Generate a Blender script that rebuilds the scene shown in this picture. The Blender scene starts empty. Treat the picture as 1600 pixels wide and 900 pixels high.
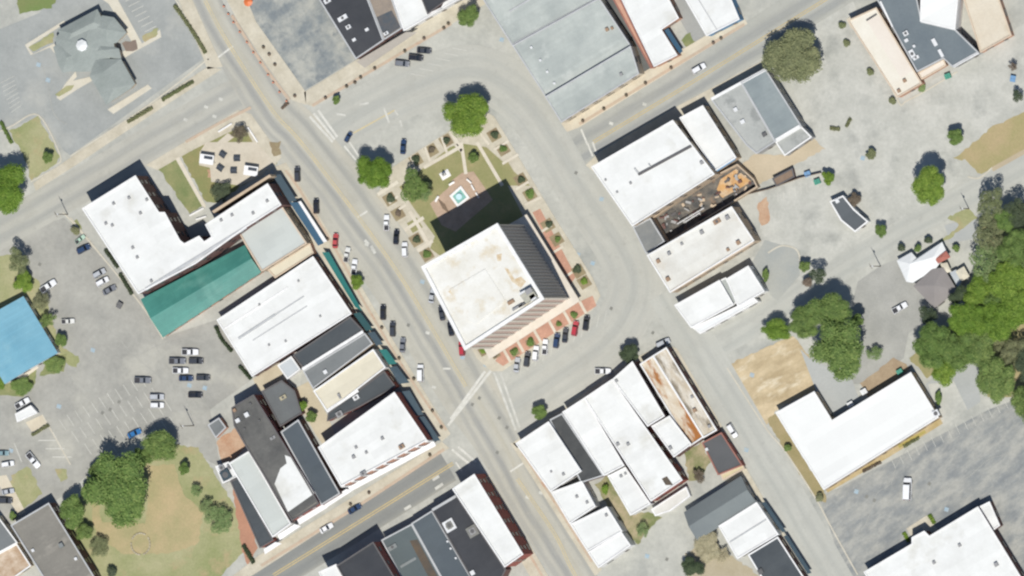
import bpy, bmesh, math, random
from mathutils import Vector, Matrix
scene = bpy.context.scene
COL = scene.collection
rad = math.radians

# ---------------------------------------------------------------- camera model
TILT, DIST, FRAME = rad(16.4), 4000.0, 320.0
CAM = Vector((DIST*math.sin(TILT), 0, DIST*math.cos(TILT)))
RIGHT = Vector((math.cos(TILT), 0, -math.sin(TILT)))
FWD = Vector((-math.sin(TILT), 0, -math.cos(TILT)))
UP = Vector((0, 1, 0))

def G(x, y, z=0.0):
    """survey reading (1600 x 900 map units, 0.2 m each) at height z -> metres"""
    d = FWD + RIGHT*((x-800)/1600*FRAME/DIST) + UP*((450-y)/1600*FRAME/DIST)
    return CAM + d*((z-CAM.z)/d.z)

def P2(poly, z):
    return [G(x, y, z).to_2d() for x, y in poly]

def area2(p):
    return sum(p[i].x*p[(i+1) % len(p)].y - p[(i+1) % len(p)].x*p[i].y for i in range(len(p)))

def ccw(p):
    return p if area2(p) > 0 else p[::-1]

def inset(p, d):
    n = len(p); out = []
    for i in range(n):
        a, b, c = p[i-1], p[i], p[(i+1) % n]
        e1 = (b-a).normalized(); e2 = (c-b).normalized()
        n1 = Vector((-e1.y, e1.x)); n2 = Vector((-e2.y, e2.x))
        m = n1+n2
        if m.length < 1e-4: m = n1.copy()
        m.normalize()
        out.append(b + m*min(d/max(m.dot(n1), .25), d*3))
    return out

def inside(pt, poly):
    r = False; j = len(poly)-1
    for i in range(len(poly)):
        a, b = poly[i], poly[j]
        if (a.y > pt.y) != (b.y > pt.y) and pt.x < (b.x-a.x)*(pt.y-a.y)/(b.y-a.y)+a.x: r = not r
        j = i
    return r

# ---------------------------------------------------------------- materials
KX = (1.42, 1.415, 1.465)      # what a sunlit flat surface of albedo 1 reads as
def lin(c):
    c = c/255.0
    return c/12.92 if c <= .04045 else ((c+.055)/1.055)**2.4
def alb(rgb):
    l = .3*rgb[0]+.59*rgb[1]+.11*rgb[2]
    rgb = tuple(min(253, max(0, (l+(c-l)*.86)*1.01)) for c in rgb)
    return tuple(min(.86, lin(v)/k) for v, k in zip(rgb, KX))

AX = rad(29.5)               # street grid
def nodes(name):
    m = bpy.data.materials.new(name); m.use_nodes = True
    nt = m.node_tree
    return m, nt, nt.nodes['Principled BSDF']
def N(nt, t, **kw):
    n = nt.nodes.new(t)
    for k, v in kw.items():
        if k in n.inputs: n.inputs[k].default_value = v
        else: setattr(n, k, v)
    return n
def coords(nt, ang=0.0, scale=(1, 1, 1)):
    g = N(nt, 'ShaderNodeNewGeometry')
    mp = N(nt, 'ShaderNodeMapping')
    mp.inputs['Rotation'].default_value = (0, 0, -ang)
    mp.inputs['Scale'].default_value = scale
    # rotate first, then stretch
    vr = N(nt, 'ShaderNodeVectorRotate', rotation_type='Z_AXIS'); vr.inputs['Angle'].default_value = -ang
    mp.inputs['Rotation'].default_value = (0, 0, 0)
    nt.links.new(g.outputs['Position'], vr.inputs['Vector'])
    nt.links.new(vr.outputs['Vector'], mp.inputs['Vector'])
    return mp.outputs['Vector']
def mixc(nt, fac, a, b, mode='MIX'):
    m = N(nt, 'ShaderNodeMix', data_type='RGBA', blend_type=mode)
    for sock, v in ((m.inputs[0], fac), (m.inputs[6], a), (m.inputs[7], b)):
        if isinstance(v, bpy.types.NodeSocket): nt.links.new(v, sock)
        elif isinstance(v, (int, float)): sock.default_value = v
        else: sock.default_value = (*v, 1)
    return m.outputs[2]
def ramp(nt, fac, lo, hi):
    m = N(nt, 'ShaderNodeMapRange'); m.inputs['From Min'].default_value = lo; m.inputs['From Max'].default_value = hi
    nt.links.new(fac, m.inputs['Value']); return m.outputs['Result']
def noise(nt, vec, scale, detail=4, rough=.6):
    n = N(nt, 'ShaderNodeTexNoise'); n.inputs['Scale'].default_value = scale
    n.inputs['Detail'].default_value = detail; n.inputs['Roughness'].default_value = rough
    nt.links.new(vec, n.inputs['Vector']); return n.outputs['Fac']
MATS = {}
def surf(key, rgb, rgb2=None, s=.06, lo=.35, hi=.65, fine=.10, fs=1.6, ang=AX, stretch=(1, 1, 1), rough=.9, spec=.25,
         metal=0.0, seam=None, third=None, raw=False):
    """patchy weathered surface: two tones by broad noise, fine grain, optional sheet seams and a third stain tone"""
    if key in MATS: return MATS[key]
    m, nt, b = nodes(key)
    cv = (lambda c: c) if raw else alb
    v = coords(nt, ang, stretch)
    c1 = cv(rgb); c2 = cv(rgb2 or tuple(x*.93 for x in rgb))
    col = mixc(nt, ramp(nt, noise(nt, v, s, 6, .65), lo, hi), c1, c2)
    if third:
        c3, s3, l3, h3 = third
        col = mixc(nt, ramp(nt, noise(nt, v, s3, 5, .6), l3, h3), col, cv(c3))
    if seam:
        bw, rh, dark, mort = seam
        bt = N(nt, 'ShaderNodeTexBrick')
        bt.inputs['Scale'].default_value = 1; bt.inputs['Brick Width'].default_value = bw; bt.inputs['Row Height'].default_value = rh
        bt.inputs['Mortar Size'].default_value = mort; bt.inputs['Mortar Smooth'].default_value = .3
        bt.inputs['Color1'].default_value = (1, 1, 1, 1); bt.inputs['Color2'].default_value = (.93, .93, .93, 1)
        bt.inputs['Mortar'].default_value = (dark, dark, dark, 1)
        vs = coords(nt, ang)
        nt.links.new(vs, bt.inputs['Vector'])
        col = mixc(nt, 1.0, col, bt.outputs['Color'], 'MULTIPLY')
    if fine:
        g = coords(nt, 0)
        f = ramp(nt, noise(nt, g, fs, 5, .75), .25, .75)
        mr = N(nt, 'ShaderNodeMapRange'); mr.inputs['To Min'].default_value = 1-fine; mr.inputs['To Max'].default_value = 1+fine*.6
        nt.links.new(f, mr.inputs['Value'])
        cb = N(nt, 'ShaderNodeCombineColor')
        for i in range(3): nt.links.new(mr.outputs['Result'], cb.inputs[i])
        col = mixc(nt, 1.0, col, cb.outputs['Color'], 'MULTIPLY')
    nt.links.new(col, b.inputs['Base Color'])
    b.inputs['Roughness'].default_value = rough; b.inputs['Specular IOR Level'].default_value = spec
    b.inputs['Metallic'].default_value = metal
    MATS[key] = m
    return m

def road_mat(key, rgb, bands, half, wear=.5):
    """carriageway: worn lanes follow the strip's own UV (x = metres across)"""
    m, nt, b = nodes(key)
    uv = N(nt, 'ShaderNodeUVMap', uv_map='lane')
    sp = N(nt, 'ShaderNodeSeparateXYZ'); nt.links.new(uv.outputs['UV'], sp.inputs[0])
    v = coords(nt, 0)
    # wobble the lane position a little
    wob = noise(nt, v, .05, 3)
    ma = N(nt, 'ShaderNodeMath', operation='MULTIPLY_ADD'); nt.links.new(wob, ma.inputs[0]); ma.inputs[1].default_value = 2.2; ma.inputs[2].default_value = -1.1
    ad = N(nt, 'ShaderNodeMath', operation='ADD'); nt.links.new(sp.outputs['X'], ad.inputs[0]); nt.links.new(ma.outputs[0], ad.inputs[1])
    col = mixc(nt, ramp(nt, noise(nt, v, .05, 6, .65), .35, .65), alb(rgb), alb(tuple(x*.955 for x in rgb)))
    # stretched streaks along the lane
    st = N(nt, 'ShaderNodeMapping'); st.inputs['Scale'].default_value = (.9, .045, 1); nt.links.new(uv.outputs['UV'], st.inputs['Vector'])
    streak = ramp(nt, noise(nt, st.outputs['Vector'], 1.0, 5, .7), .35, .7)
    for (c, w, tone, k) in bands:
        d = N(nt, 'ShaderNodeMath', operation='SUBTRACT'); nt.links.new(ad.outputs[0], d.inputs[0]); d.inputs[1].default_value = c
        a = N(nt, 'ShaderNodeMath', operation='ABSOLUTE'); nt.links.new(d.outputs[0], a.inputs[0])
        f = N(nt, 'ShaderNodeMapRange', interpolation_type='SMOOTHSTEP'); f.inputs['From Min'].default_value = w; f.inputs['From Max'].default_value = w*.15
        f.inputs['To Max'].default_value = k
        nt.links.new(a.outputs[0], f.inputs['Value'])
        mu = N(nt, 'ShaderNodeMath', operation='MULTIPLY'); nt.links.new(f.outputs[0], mu.inputs[0])
        mo = N(nt, 'ShaderNodeMapRange'); mo.inputs['To Min'].default_value = .55; mo.inputs['To Max'].default_value = 1.0
        nt.links.new(streak, mo.inputs['Value']); nt.links.new(mo.outputs[0], mu.inputs[1])
        col = mixc(nt, mu.outputs[0], col, alb(tone))
    col = mixc(nt, mixf(nt, ramp(nt, noise(nt, v, .16, 5, .7), .52, .66), .5), col, alb(tuple(x*.90 for x in rgb)))
    col = mixc(nt, mixf(nt, ramp(nt, noise(nt, v, .45, 4, .7), .60, .70), .45), col, alb(tuple(x*.84 for x in rgb)))
    col = mixc(nt, mixf(nt, streak, wear*.25), col, alb(tuple(x*.86 for x in rgb)))
    f = ramp(nt, noise(nt, v, 1.5, 5, .75), .25, .75)
    mr = N(nt, 'ShaderNodeMapRange'); mr.inputs['To Min'].default_value = .93; mr.inputs['To Max'].default_value = 1.04
    nt.links.new(f, mr.inputs['Value'])
    cb = N(nt, 'ShaderNodeCombineColor')
    for i in range(3): nt.links.new(mr.outputs['Result'], cb.inputs[i])
    col = mixc(nt, 1.0, col, cb.outputs['Color'], 'MULTIPLY')
    nt.links.new(col, b.inputs['Base Color']); b.inputs['Roughness'].default_value = .92; b.inputs['Specular IOR Level'].default_value = .2
    MATS[key] = m
    return m
def mixf(nt, sock, k):
    mu = N(nt, 'ShaderNodeMath', operation='MULTIPLY'); nt.links.new(sock, mu.inputs[0]); mu.inputs[1].default_value = k
    return mu.outputs[0]

def plain(key, rgb, rough=.5, spec=.5, metal=0.0, coat=0.0):
    if key in MATS: return MATS[key]
    m, nt, b = nodes(key)
    v = coords(nt, 0)
    c = rgb
    col = mixc(nt, ramp(nt, noise(nt, v, .8, 3), .3, .7), c, tuple(x*.88 for x in c))
    nt.links.new(col, b.inputs['Base Color'])
    b.inputs['Roughness'].default_value = rough; b.inputs['Specular IOR Level'].default_value = spec; b.inputs['Metallic'].default_value = metal
    b.inputs['Coat Weight'].default_value = coat
    MATS[key] = m
    return m

def leaf_mat(key, c1, c2, c3):
    m, nt, b = nodes(key)
    g = N(nt, 'ShaderNodeNewGeometry')
    oi = N(nt, 'ShaderNodeObjectInfo')
    v = coords(nt, 0)
    col = mixc(nt, ramp(nt, noise(nt, v, .55, 4, .65), .32, .68), c1, c2)
    col = mixc(nt, ramp(nt, g.outputs['Random Per Island'], .55, 1.0), col, c3)
    tw = mixc(nt, oi.outputs['Random'], (.88, .93, .85), (1.12, 1.06, 1.1))
    col = mixc(nt, 1.0, col, tw, 'MULTIPLY')
    nt.links.new(col, b.inputs['Base Color']); b.inputs['Roughness'].default_value = .7; b.inputs['Specular IOR Level'].default_value = .2
    tr = N(nt, 'ShaderNodeBsdfTranslucent'); nt.links.new(col, tr.inputs['Color'])
    ms = N(nt, 'ShaderNodeMixShader'); ms.inputs[0].default_value = .3
    nt.links.new(b.outputs[0], ms.inputs[1]); nt.links.new(tr.outputs[0], ms.inputs[2])
    nt.links.new(ms.outputs[0], nt.nodes['Material Output'].inputs['Surface'])
    MATS[key] = m
    return m

# ---------------------------------------------------------------- mesh helper
class MB:
    def __init__(s): s.v = []; s.f = []; s.mi = []; s.uv = {}
    def add(s, vs, fs, mi=0):
        o = len(s.v); s.v += [Vector(v) for v in vs]
        for f in fs: s.f.append([i+o for i in f]); s.mi.append(mi)
        return s
    def prism(s, p, z0, z1, bottom=False, mi=0):
        n = len(p)
        vs = [(q.x, q.y, z0) for q in p]+[(q.x, q.y, z1) for q in p]
        fs = [(i, (i+1) % n, n+(i+1) % n, n+i) for i in range(n)]+[tuple(range(n, 2*n))]
        if bottom: fs.append(tuple(range(n-1, -1, -1)))
        return s.add(vs, fs, mi)
    def face(s, pts, mi=0): return s.add(pts, [tuple(range(len(pts)))], mi)
    def box(s, c, dx, dy, dz, ang=0.0, mi=0):
        ca, sa = math.cos(ang), math.sin(ang)
        q = [Vector((c[0]+x*ca-y*sa, c[1]+x*sa+y*ca)) for x, y in ((-dx/2, -dy/2), (dx/2, -dy/2), (dx/2, dy/2), (-dx/2, dy/2))]
        return s.prism(q, c[2], c[2]+dz, True, mi)
    def tube(s, a, b, r0, r1, n=8, mi=0):
        a, b = Vector(a), Vector(b); d = (b-a).normalized()
        x = d.orthogonal().normalized(); y = d.cross(x)
        vs = []
        for p, r in ((a, r0), (b, r1)):
            for k in range(n):
                t = 2*math.pi*k/n
                vs.append(p+x*(r*math.cos(t))+y*(r*math.sin(t)))
        fs = [(k, (k+1) % n, n+(k+1) % n, n+k) for k in range(n)]+[tuple(range(n, 2*n)), tuple(range(n-1, -1, -1))]
        return s.add(vs, fs, mi)
    def mesh(s, name, mats, origin=Vector((0, 0, 0))):
        me = bpy.data.meshes.new(name)
        me.from_pydata([v-origin for v in s.v], [], s.f)
        for m in (mats if isinstance(mats, (list, tuple)) else [mats]): me.materials.append(m)
        if any(s.mi):
            me.polygons.foreach_set('material_index', s.mi)
        me.update()
        return me
def put(name, me, parent=None, loc=None):
    o = bpy.data.objects.new(name, me); COL.objects.link(o)
    if parent is not None: o.parent = parent
    if loc is not None: o.location = loc
    return o
def part(name, mb, mat, root):
    """part whose geometry is in metres on the map; kept relative to its thing's base"""
    top = root
    off = Vector((0, 0, 0))
    while top is not None: off += top.location; top = top.parent
    return put(name, mb.mesh(name, mat, off), root)
def tag(o, label=None, cat=None, group=None, kind=None):
    if label: o['label'] = label
    if cat: o['category'] = cat
    if group: o['group'] = group
    if kind: o['kind'] = kind
    return o
def empty(name, loc, label, cat, group=None, rz=0.0):
    o = bpy.data.objects.new(name, None); COL.objects.link(o)
    o.location = loc; o.rotation_euler = (0, 0, rz); o.empty_display_size = .5
    return tag(o, label, cat, group)
def single(name, mb, mat, label=None, cat=None, group=None, kind=None):
    c = sum(mb.v, Vector())/len(mb.v); c.z = min(v.z for v in mb.v)
    o = put(name, mb.mesh(name, mat, c), None, c)
    return tag(o, label, cat, group, kind)
def copy_tree(o, parent=None):
    c = o.copy(); COL.objects.link(c)
    if parent is not None: c.parent = parent
    for ch in list(o.children): copy_tree(ch, c)
    return c
# ================================================================ GROUND
LAY = .02
SEQ = [0]
def lift(z):
    SEQ[0] += 1
    if z > .095: return z+(SEQ[0] % 13)*.0041
    return z+(SEQ[0] % 5)*.004
def ragged(poly, amp=1.8, step=5):
    rnd = random.Random(len(poly)*31+int(poly[0][0])); out = []
    for i in range(len(poly)):
        a, b = poly[i], poly[(i+1) % len(poly)]; L = math.hypot(b[0]-a[0], b[1]-a[1]); n = max(1, int(L/step))
        for k in range(n):
            t = k/n; out.append((a[0]+(b[0]-a[0])*t+rnd.uniform(-amp, amp), a[1]+(b[1]-a[1])*t+rnd.uniform(-amp, amp)))
    return out
def sheet(name, poly, mat, lay, kind='structure'):
    """flat sheet of ground cover; finely laid above the one below"""
    z = lift(lay*LAY)
    if name in ('lawn', 'bare_ground', 'dirt_lot', 'flower_bed'): poly = ragged(poly)
    mb = MB(); mb.face([(q.x, q.y, z) for q in ccw(P2(poly, z))])
    return single(name, mb, mat, kind=kind)
def raised(name, poly, mat, h=.13, kind='structure'):
    mb = MB(); mb.prism(ccw(P2(poly, h)), 0, h)
    return single(name, mb, mat, kind=kind)
def smooth(pts, n=6):
    out = []
    for i in range(len(pts)-1):
        p0 = pts[max(i-1, 0)]; p1 = pts[i]; p2 = pts[i+1]; p3 = pts[min(i+2, len(pts)-1)]
        for k in range(n):
            t = k/n
            out.append(tuple(.5*((2*p1[j])+(-p0[j]+p2[j])*t+(2*p0[j]-5*p1[j]+4*p2[j]-p3[j])*t*t+(-p0[j]+3*p1[j]-3*p2[j]+p3[j])*t**3) for j in range(len(p1))))
    out.append(tuple(pts[-1]))
    return out
def ribbon(name, pts, mat, z, thick=0.0, kind='structure', dense=6, shift=0.0, label=None, cat=None, dash=None):
    """strip along a line: pts = (x, y, left half width, right half width) in metres"""
    z = lift(z)
    pts = [(*p, p[2]) if len(p) == 3 else p for p in pts]
    q = smooth(pts, dense) if len(pts) > 2 else list(pts)
    if dash and len(q) >= 2:
        # resample for dashes
        pass
    c = [G(a, b, z).to_2d() for a, b, _, _ in q]
    mb = MB(); L = 0; vs = []; uvs = []
    for i in range(len(c)):
        t = (c[min(i+1, len(c)-1)]-c[max(i-1, 0)]).normalized(); n = Vector((-t.y, t.x))
        if i: L += (c[i]-c[i-1]).length
        wl, wr = q[i][2], q[i][3]
        a = c[i]+n*(wl+shift); b = c[i]+n*(-wr+shift)
        vs += [(a.x, a.y, z), (b.x, b.y, z)]; uvs += [(-wl, L), (wr, L)]
    fs = [(2*i, 2*i+1, 2*i+3, 2*i+2) for i in range(len(c)-1)]
    if thick:
        k = len(vs)
        vs2 = vs+[(x, y, z-thick) for x, y, _ in vs]
        for i in range(len(c)-1):
            fs += [(2*i, 2*i+2, k+2*i+2, k+2*i), (2*i+1, k+2*i+1, k+2*i+3, 2*i+3)]
        fs += [(0, k, k+1, 1), (2*len(c)-2, 2*len(c)-1, k+2*len(c)-1, k+2*len(c)-2)]
        mb.add(vs2, fs)
        uvs = uvs+uvs
    else: mb.add(vs, fs)
    o = single(name, mb, mat, label, cat, kind=kind)
    ul = o.data.uv_layers.new(name='lane')
    for lp in o.data.loops: ul.data[lp.index].uv = uvs[lp.vertex_index]
    return o

pave = surf('pale_concrete', (203, 202, 193), (187, 187, 179), .10, .38, .62, third=((170, 172, 167), .06, .54, .72), fine=.14, fs=.7)
pave2 = surf('bleached_lot', (208, 207, 199), (192, 192, 184), .13, .38, .62, third=((174, 175, 169), .10, .54, .70), fine=.14, fs=.9)
walk = surf('sidewalk', (223, 214, 194), (206, 196, 174), .22, fine=.12, fs=1.0, seam=(3.0, 3.0, .93, .06))
walk2 = surf('bright_walk', (233, 224, 206), (222, 210, 190), .2, fine=.08)
kerbm = surf('kerb_concrete', (224, 217, 200), (208, 200, 182), .3)
lot_l = surf('worn_lot', (186, 184, 176), (165, 164, 158), .10, .34, .66, third=((200, 197, 185), .045, .52, .70), fine=.13, fs=.7)
lot_b = surf('bank_lot', (178, 181, 179), (160, 164, 163), .09, .34, .66, third=((190, 190, 184), .05, .54, .72), fine=.10, fs=.9)
lot_t = surf('vacant_lot', (138, 146, 150), (186, 186, 178), .14, .38, .62, fine=.14, fs=.7, third=((126, 135, 142), .2, .55, .70))
lot_r = surf('patched_lot', (150, 154, 155), (184, 183, 176), .26, .38, .62, third=((132, 138, 143), .15, .52, .70), fine=.16, fs=.9, ang=rad(38), stretch=(.45, 1, 1))
lot_s = surf('shop_lot', (184, 183, 177), (166, 166, 161), .12, fine=.12)
brick = surf('salmon_brick_paving', (224, 168, 142), (206, 152, 128), .3, fine=.16, fs=2.5, seam=(1.2, .6, .88, .05))
brick2 = surf('brick_edging', (214, 188, 164), (202, 182, 160), .2, .3, .7, third=((200, 152, 124), .25, .58, .75), fine=.14, fs=1.5)
patio = surf('patio_brick', (208, 178, 154), (190, 162, 138), .3, fine=.16, fs=2)
grass_g = surf('green_lawn', (130, 144, 92), (164, 162, 112), .16, .35, .65, third=((116, 140, 84), .25, .58, .78), fine=.18, fs=1.6, rough=1, spec=.1)
grass_t = surf('dry_lawn', (184, 180, 136), (156, 162, 108), .09, .35, .65, third=((190, 170, 128), .16, .54, .72), fine=.18, fs=1.4, rough=1, spec=.1)
dirt = surf('bare_dirt', (224, 202, 164), (188, 166, 128), .17, .35, .65, third=((242, 228, 200), .22, .54, .70), fine=.16, fs=.8, rough=1, spec=.1, stretch=(.5, 1.2, 1))
earth = surf('brown_earth', (190, 168, 138), (168, 144, 116), .2, fine=.16, fs=1.3, rough=1, spec=.1)
mulch = surf('mulch_bed', (156, 136, 108), (172, 158, 122), .25, fine=.2, fs=2.5, rough=1, spec=.1)

g0 = MB(); g0.face([(-1800, -1800, 0), (1800, -1800, 0), (1800, 1800, 0), (-1800, 1800, 0)])
single('ground', g0, pave, kind='structure')

# --- lots, lawns, dirt
sheet('parking_lot', [(-60, 70), (62, 20), (100, -60), (262, -60), (276, 0), (323, 88), (110, 243), (100, 236), (66, 181), (0, 205), (-60, 240)], lot_b, 1)
sheet('parking_lot', [(376, -40), (492, -40), (500, 0), (556, 93), (475, 142), (398, 34), (378, -5)], lot_t, 1)
sheet('parking_lot', [(-60, 395), (100, 340), (122, 360), (216, 462), (255, 527), (338, 500), (395, 592), (328, 640), (345, 730), (325, 720), (240, 670), (140, 740), (78, 790), (-60, 850)], lot_l, 1)
sheet('parking_lot', [(1281, 778), (1545, 640), (1605, 618), (1700, 560), (1700, 960), (1340, 960)], lot_r, 1)
sheet('parking_lot', [(1208, 60), (1330, -5), (1345, 30), (1400, 150), (1492, 108), (1640, 10), (1700, 60), (1700, 140), (1490, 240), (1510, 275), (1440, 332), (1330, 398), (1262, 440), (1170, 420), (1190, 345), (1180, 270), (1270, 220)], pave2, 1)
sheet('parking_lot', [(1340, 440), (1376, 415), (1402, 405), (1470, 490), (1420, 520), (1412, 560), (1350, 600), (1300, 600)], lot_s, 1)
sheet('parking_lot', [(1195, 375), (1245, 390), (1250, 430), (1215, 470), (1196, 455), (1172, 415)], surf('oily_lot', (170, 174, 172), (186, 186, 178), .08, fine=.08), 2)
sheet('parking_lot', [(1265, 560), (1330, 590), (1345, 630), (1302, 656), (1275, 610), (1250, 545)], surf('grey_drive', (190, 192, 190), (178, 181, 180), .06), 2)
sheet('parking_lot', [(1476, 352), (1524, 340), (1530, 372), (1484, 380)], surf('grey_drive', (0, 0, 0)), 2)
sheet('lawn', [(20, -20), (110, -40), (80, 12), (32, 22)], surf('lush_lawn', (122, 148, 82), (138, 146, 92), .1, fine=.14, rough=1, spec=.1), 2)
sheet('lawn', [(15, 205), (60, 182), (93, 243), (88, 256), (48, 282), (40, 250)], grass_t, 2)
sheet('lawn', [(-60, 420), (-10, 400), (22, 398), (60, 440), (96, 540), (125, 560), (118, 575), (88, 560), (40, 480), (-60, 520)], grass_t, 2)
sheet('lawn', [(75, 560), (104, 552), (100, 580), (62, 587)], grass_g, 2)
sheet('lawn', [(-20, 580), (8, 602), (56, 577), (55, 600), (34, 620), (-20, 615)], grass_g, 2)
sheet('lawn', [(135, 745), (246, 690), (310, 700), (372, 800), (392, 850), (345, 900), (330, 960), (170, 960), (110, 830)], grass_t, 2)
sheet('bare_ground', [(232, 728), (272, 725), (288, 775), (318, 800), (310, 850), (262, 866), (190, 866), (150, 835), (140, 780), (150, 775), (160, 815), (228, 818)], surf('bare_earth', (200, 178, 134), (176, 168, 120), .12, .35, .65, fine=.16, rough=1, spec=.1), 3)
sheet('lawn', [(18, 742), (44, 728), (66, 772), (36, 795), (16, 770)], grass_t, 2)
sheet('lawn', [(86, 732), (105, 735), (106, 750), (96, 752)], grass_t, 2)
sheet('dirt_lot', [(1132, 572), (1240, 524), (1266, 560), (1278, 606), (1210, 642), (1196, 668)], dirt, 1)
sheet('lawn', [(1198, 655), (1212, 646), (1286, 764), (1292, 786), (1272, 776), (1225, 702)], surf('verge', (184, 166, 124), (162, 150, 104), .1, fine=.14, rough=1, spec=.1), 2)
sheet('bare_ground', [(1345, 600), (1395, 558), (1425, 575), (1360, 625)], earth, 2)
sheet('lawn', [(1420, 560), (1520, 480), (1545, 395), (1530, 340), (1700, 280), (1700, 620), (1545, 620), (1510, 570), (1450, 590)], surf('shade_lawn', (150, 152, 100), (186, 168, 124), .08, fine=.15, rough=1, spec=.1), 2)
sheet('parking_lot', [(1505, 560), (1528, 556), (1532, 628), (1510, 642), (1462, 668), (1446, 600)], surf('grey_drive', (0, 0, 0)), 3)
sheet('pavement', [(1450, 600), (1490, 595), (1512, 640), (1470, 668)], pave2, 4)
sheet('lawn', [(1490, 248), (1548, 200), (1700, 130), (1700, 200), (1535, 276), (1508, 250)], surf('dry_verge', (194, 172, 130), (172, 164, 112), .1, .35, .65, fine=.16, rough=1, spec=.1), 2)
sheet('dirt_track', [(1548, 262), (1700, 178), (1700, 186), (1552, 268)], surf('track', (206, 188, 158)), 3)
sheet('lawn', [(1480, 340), (1512, 325), (1528, 340), (1484, 372), (1466, 380), (1500, 352)], grass_t, 3)
sheet('lawn', [(1064, 62), (1078, 50), (1088, 72), (1074, 76)], grass_g, 2)
sheet('parking_lot', [(1052, -30), (1075, -10), (1104, 54), (1084, 68), (1058, 24)], surf('alley_grey', (176, 177, 174), (168, 169, 167), .1), 1)
sheet('parking_lot', [(925, -20), (962, -20), (1022, 108), (998, 116)], surf('shaded_alley', (120, 122, 120), (104, 106, 106), .1), 1)  # darker grey paints in the shade of the narrow gap
sheet('lawn', [(1068, 702), (1096, 692), (1110, 722), (1090, 752), (1076, 752)], surf('yard_lawn', (132, 140, 90), (188, 172, 138), .14, .4, .6, fine=.15, rough=1, spec=.1), 2)
sheet('lawn', [(929, 757), (948, 744), (986, 804), (1012, 800), (1036, 808), (1010, 830), (998, 852), (974, 832)], surf('yard_lawn', (0, 0, 0)), 2)
sheet('bare_ground', [(1070, 866), (1100, 850), (1150, 872), (1186, 900), (1190, 960), (1080, 960)], surf('yard_earth', (196, 184, 158), (182, 168, 138), .1, fine=.12, rough=1, spec=.1), 2)
sheet('bare_ground', [(1182, 240), (1226, 243), (1272, 216), (1290, 232), (1180, 292), (1150, 262)], surf('clay_yard', (214, 196, 168), (200, 184, 156), .1, fine=.1, rough=1), 2)
sheet('bare_ground', [(1182, 322), (1198, 308), (1204, 345), (1190, 352)], surf('clay_rubble', (196, 150, 118), (214, 180, 150), .3, fine=.2, fs=2, rough=1), 3)
sheet('bare_ground', [(338, 688), (368, 668), (384, 694), (378, 704), (350, 742)], surf('clay_rubble', (0, 0, 0)), 2)
sheet('bare_ground', [(362, 752), (376, 752), (402, 855), (386, 888), (376, 850)], surf('brick_yard', (204, 148, 120), (190, 138, 112), .15, fine=.14), 3)
sheet('pavement', [(455, 610), (482, 596), (512, 650), (540, 720), (520, 716), (494, 680)], surf('tan_alley', (216, 202, 174), (200, 186, 158), .1, fine=.1), 2)
sheet('pavement', [(395, 592), (456, 556), (470, 580), (440, 598), (404, 612)], surf('tan_alley', (0, 0, 0)), 2)

# --- carriageways
main_m = road_mat('main_street_asphalt', (202, 199, 187), [(-5.0, 1.8, (162, 163, 160), .9), (2.3, 1.8, (154, 156, 157), .95), (-1.3, 1.4, (196, 188, 166), .5), (5.6, 1.4, (172, 172, 168), .8), (-8.2, 1.5, (210, 202, 184), .7)], 10, 1.3)
loop_m = road_mat('square_asphalt', (202, 201, 192), [(0, 2.6, (178, 180, 175), .75), (5.6, 1.6, (186, 187, 181), .7), (-4.6, 1.4, (187, 188, 181), .6)], 9, 1.2)
ne_m = road_mat('upper_street_asphalt', (192, 192, 184), [(-2.8, 2.3, (160, 162, 161), .95), (2.6, 1.9, (156, 159, 160), .95), (6.2, 1.2, (200, 196, 184), .7)], 7, 1.2)
s_m = road_mat('lower_street_asphalt', (160, 161, 156), [(-2.6, 2.0, (140, 143, 143), .85), (2.6, 2.0, (140, 143, 143), .85), (5.2, 1.0, (180, 177, 167), .8)], 6, 1.2)
left_m = road_mat('side_street_asphalt', (199, 197, 187), [(-2.4, 2.0, (172, 173, 169), .95), (2.4, 2.0, (170, 171, 167), .95)], 6, 1.2)
lane_m = road_mat('back_lane_asphalt', (202, 202, 194), [(-2.2, 1.6, (186, 187, 181), .8), (1.8, 1.6, (184, 186, 180), .8)], 6, 1.2)
S = smooth
ribbon('road', [(300, -60, 5, 5), (320, 0, 5, 5), (355, 65, 5.5, 5.5), (425, 172, 8, 7.5), (470, 222, 9, 9), (562, 342, 10.5, 10.5), (632, 442, 10.5, 10.5), (730, 607, 9.5, 9.5), (778, 690, 7, 7.5), (825, 780, 5.8, 6.6), (892, 887, 5.8, 6.6), (930, 950, 5.8, 6.6)], main_m, LAY*3)
ribbon('road', [(505, 212, 8), (560, 178, 8), (650, 135, 8.5), (735, 112, 8.5), (800, 140, 8.5), (850, 195, 8.5), (915, 300, 8.5), (975, 395, 8.5), (990, 455, 8.5), (955, 525, 8), (870, 590, 8), (775, 655, 8)], loop_m, LAY*2)
ribbon('road', [(904, 236, 6.9, 4.8), (980, 190, 7.2, 4.8), (1058, 143, 7.2, 4.8), (1200, 55, 7.2, 5), (1345, -35, 7.2, 5)], ne_m, LAY*3)
ribbon('road', [(360, 942, 5.2), (427, 899, 5.2), (570, 810, 5.2), (700, 728, 5.2)], s_m, LAY*3)
ribbon('road', [(-60, 395, 5.6), (-20, 372, 5.6), (105, 302, 5.6), (230, 228, 5.6), (345, 163, 5.6), (398, 135, 5)], left_m, LAY*2)
ribbon('road', [(1040, 455, 6), (1090, 540, 6.4), (1205, 735, 6), (1300, 900, 5.8), (1335, 960, 5.8)], lane_m, LAY*3)
ribbon('road', [(1100, 552, 4), (1210, 487, 4), (1330, 410, 3.8), (1440, 345, 3.8), (1600, 258, 3.8), (1700, 205, 3.8)], lane_m, LAY*2)

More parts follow.
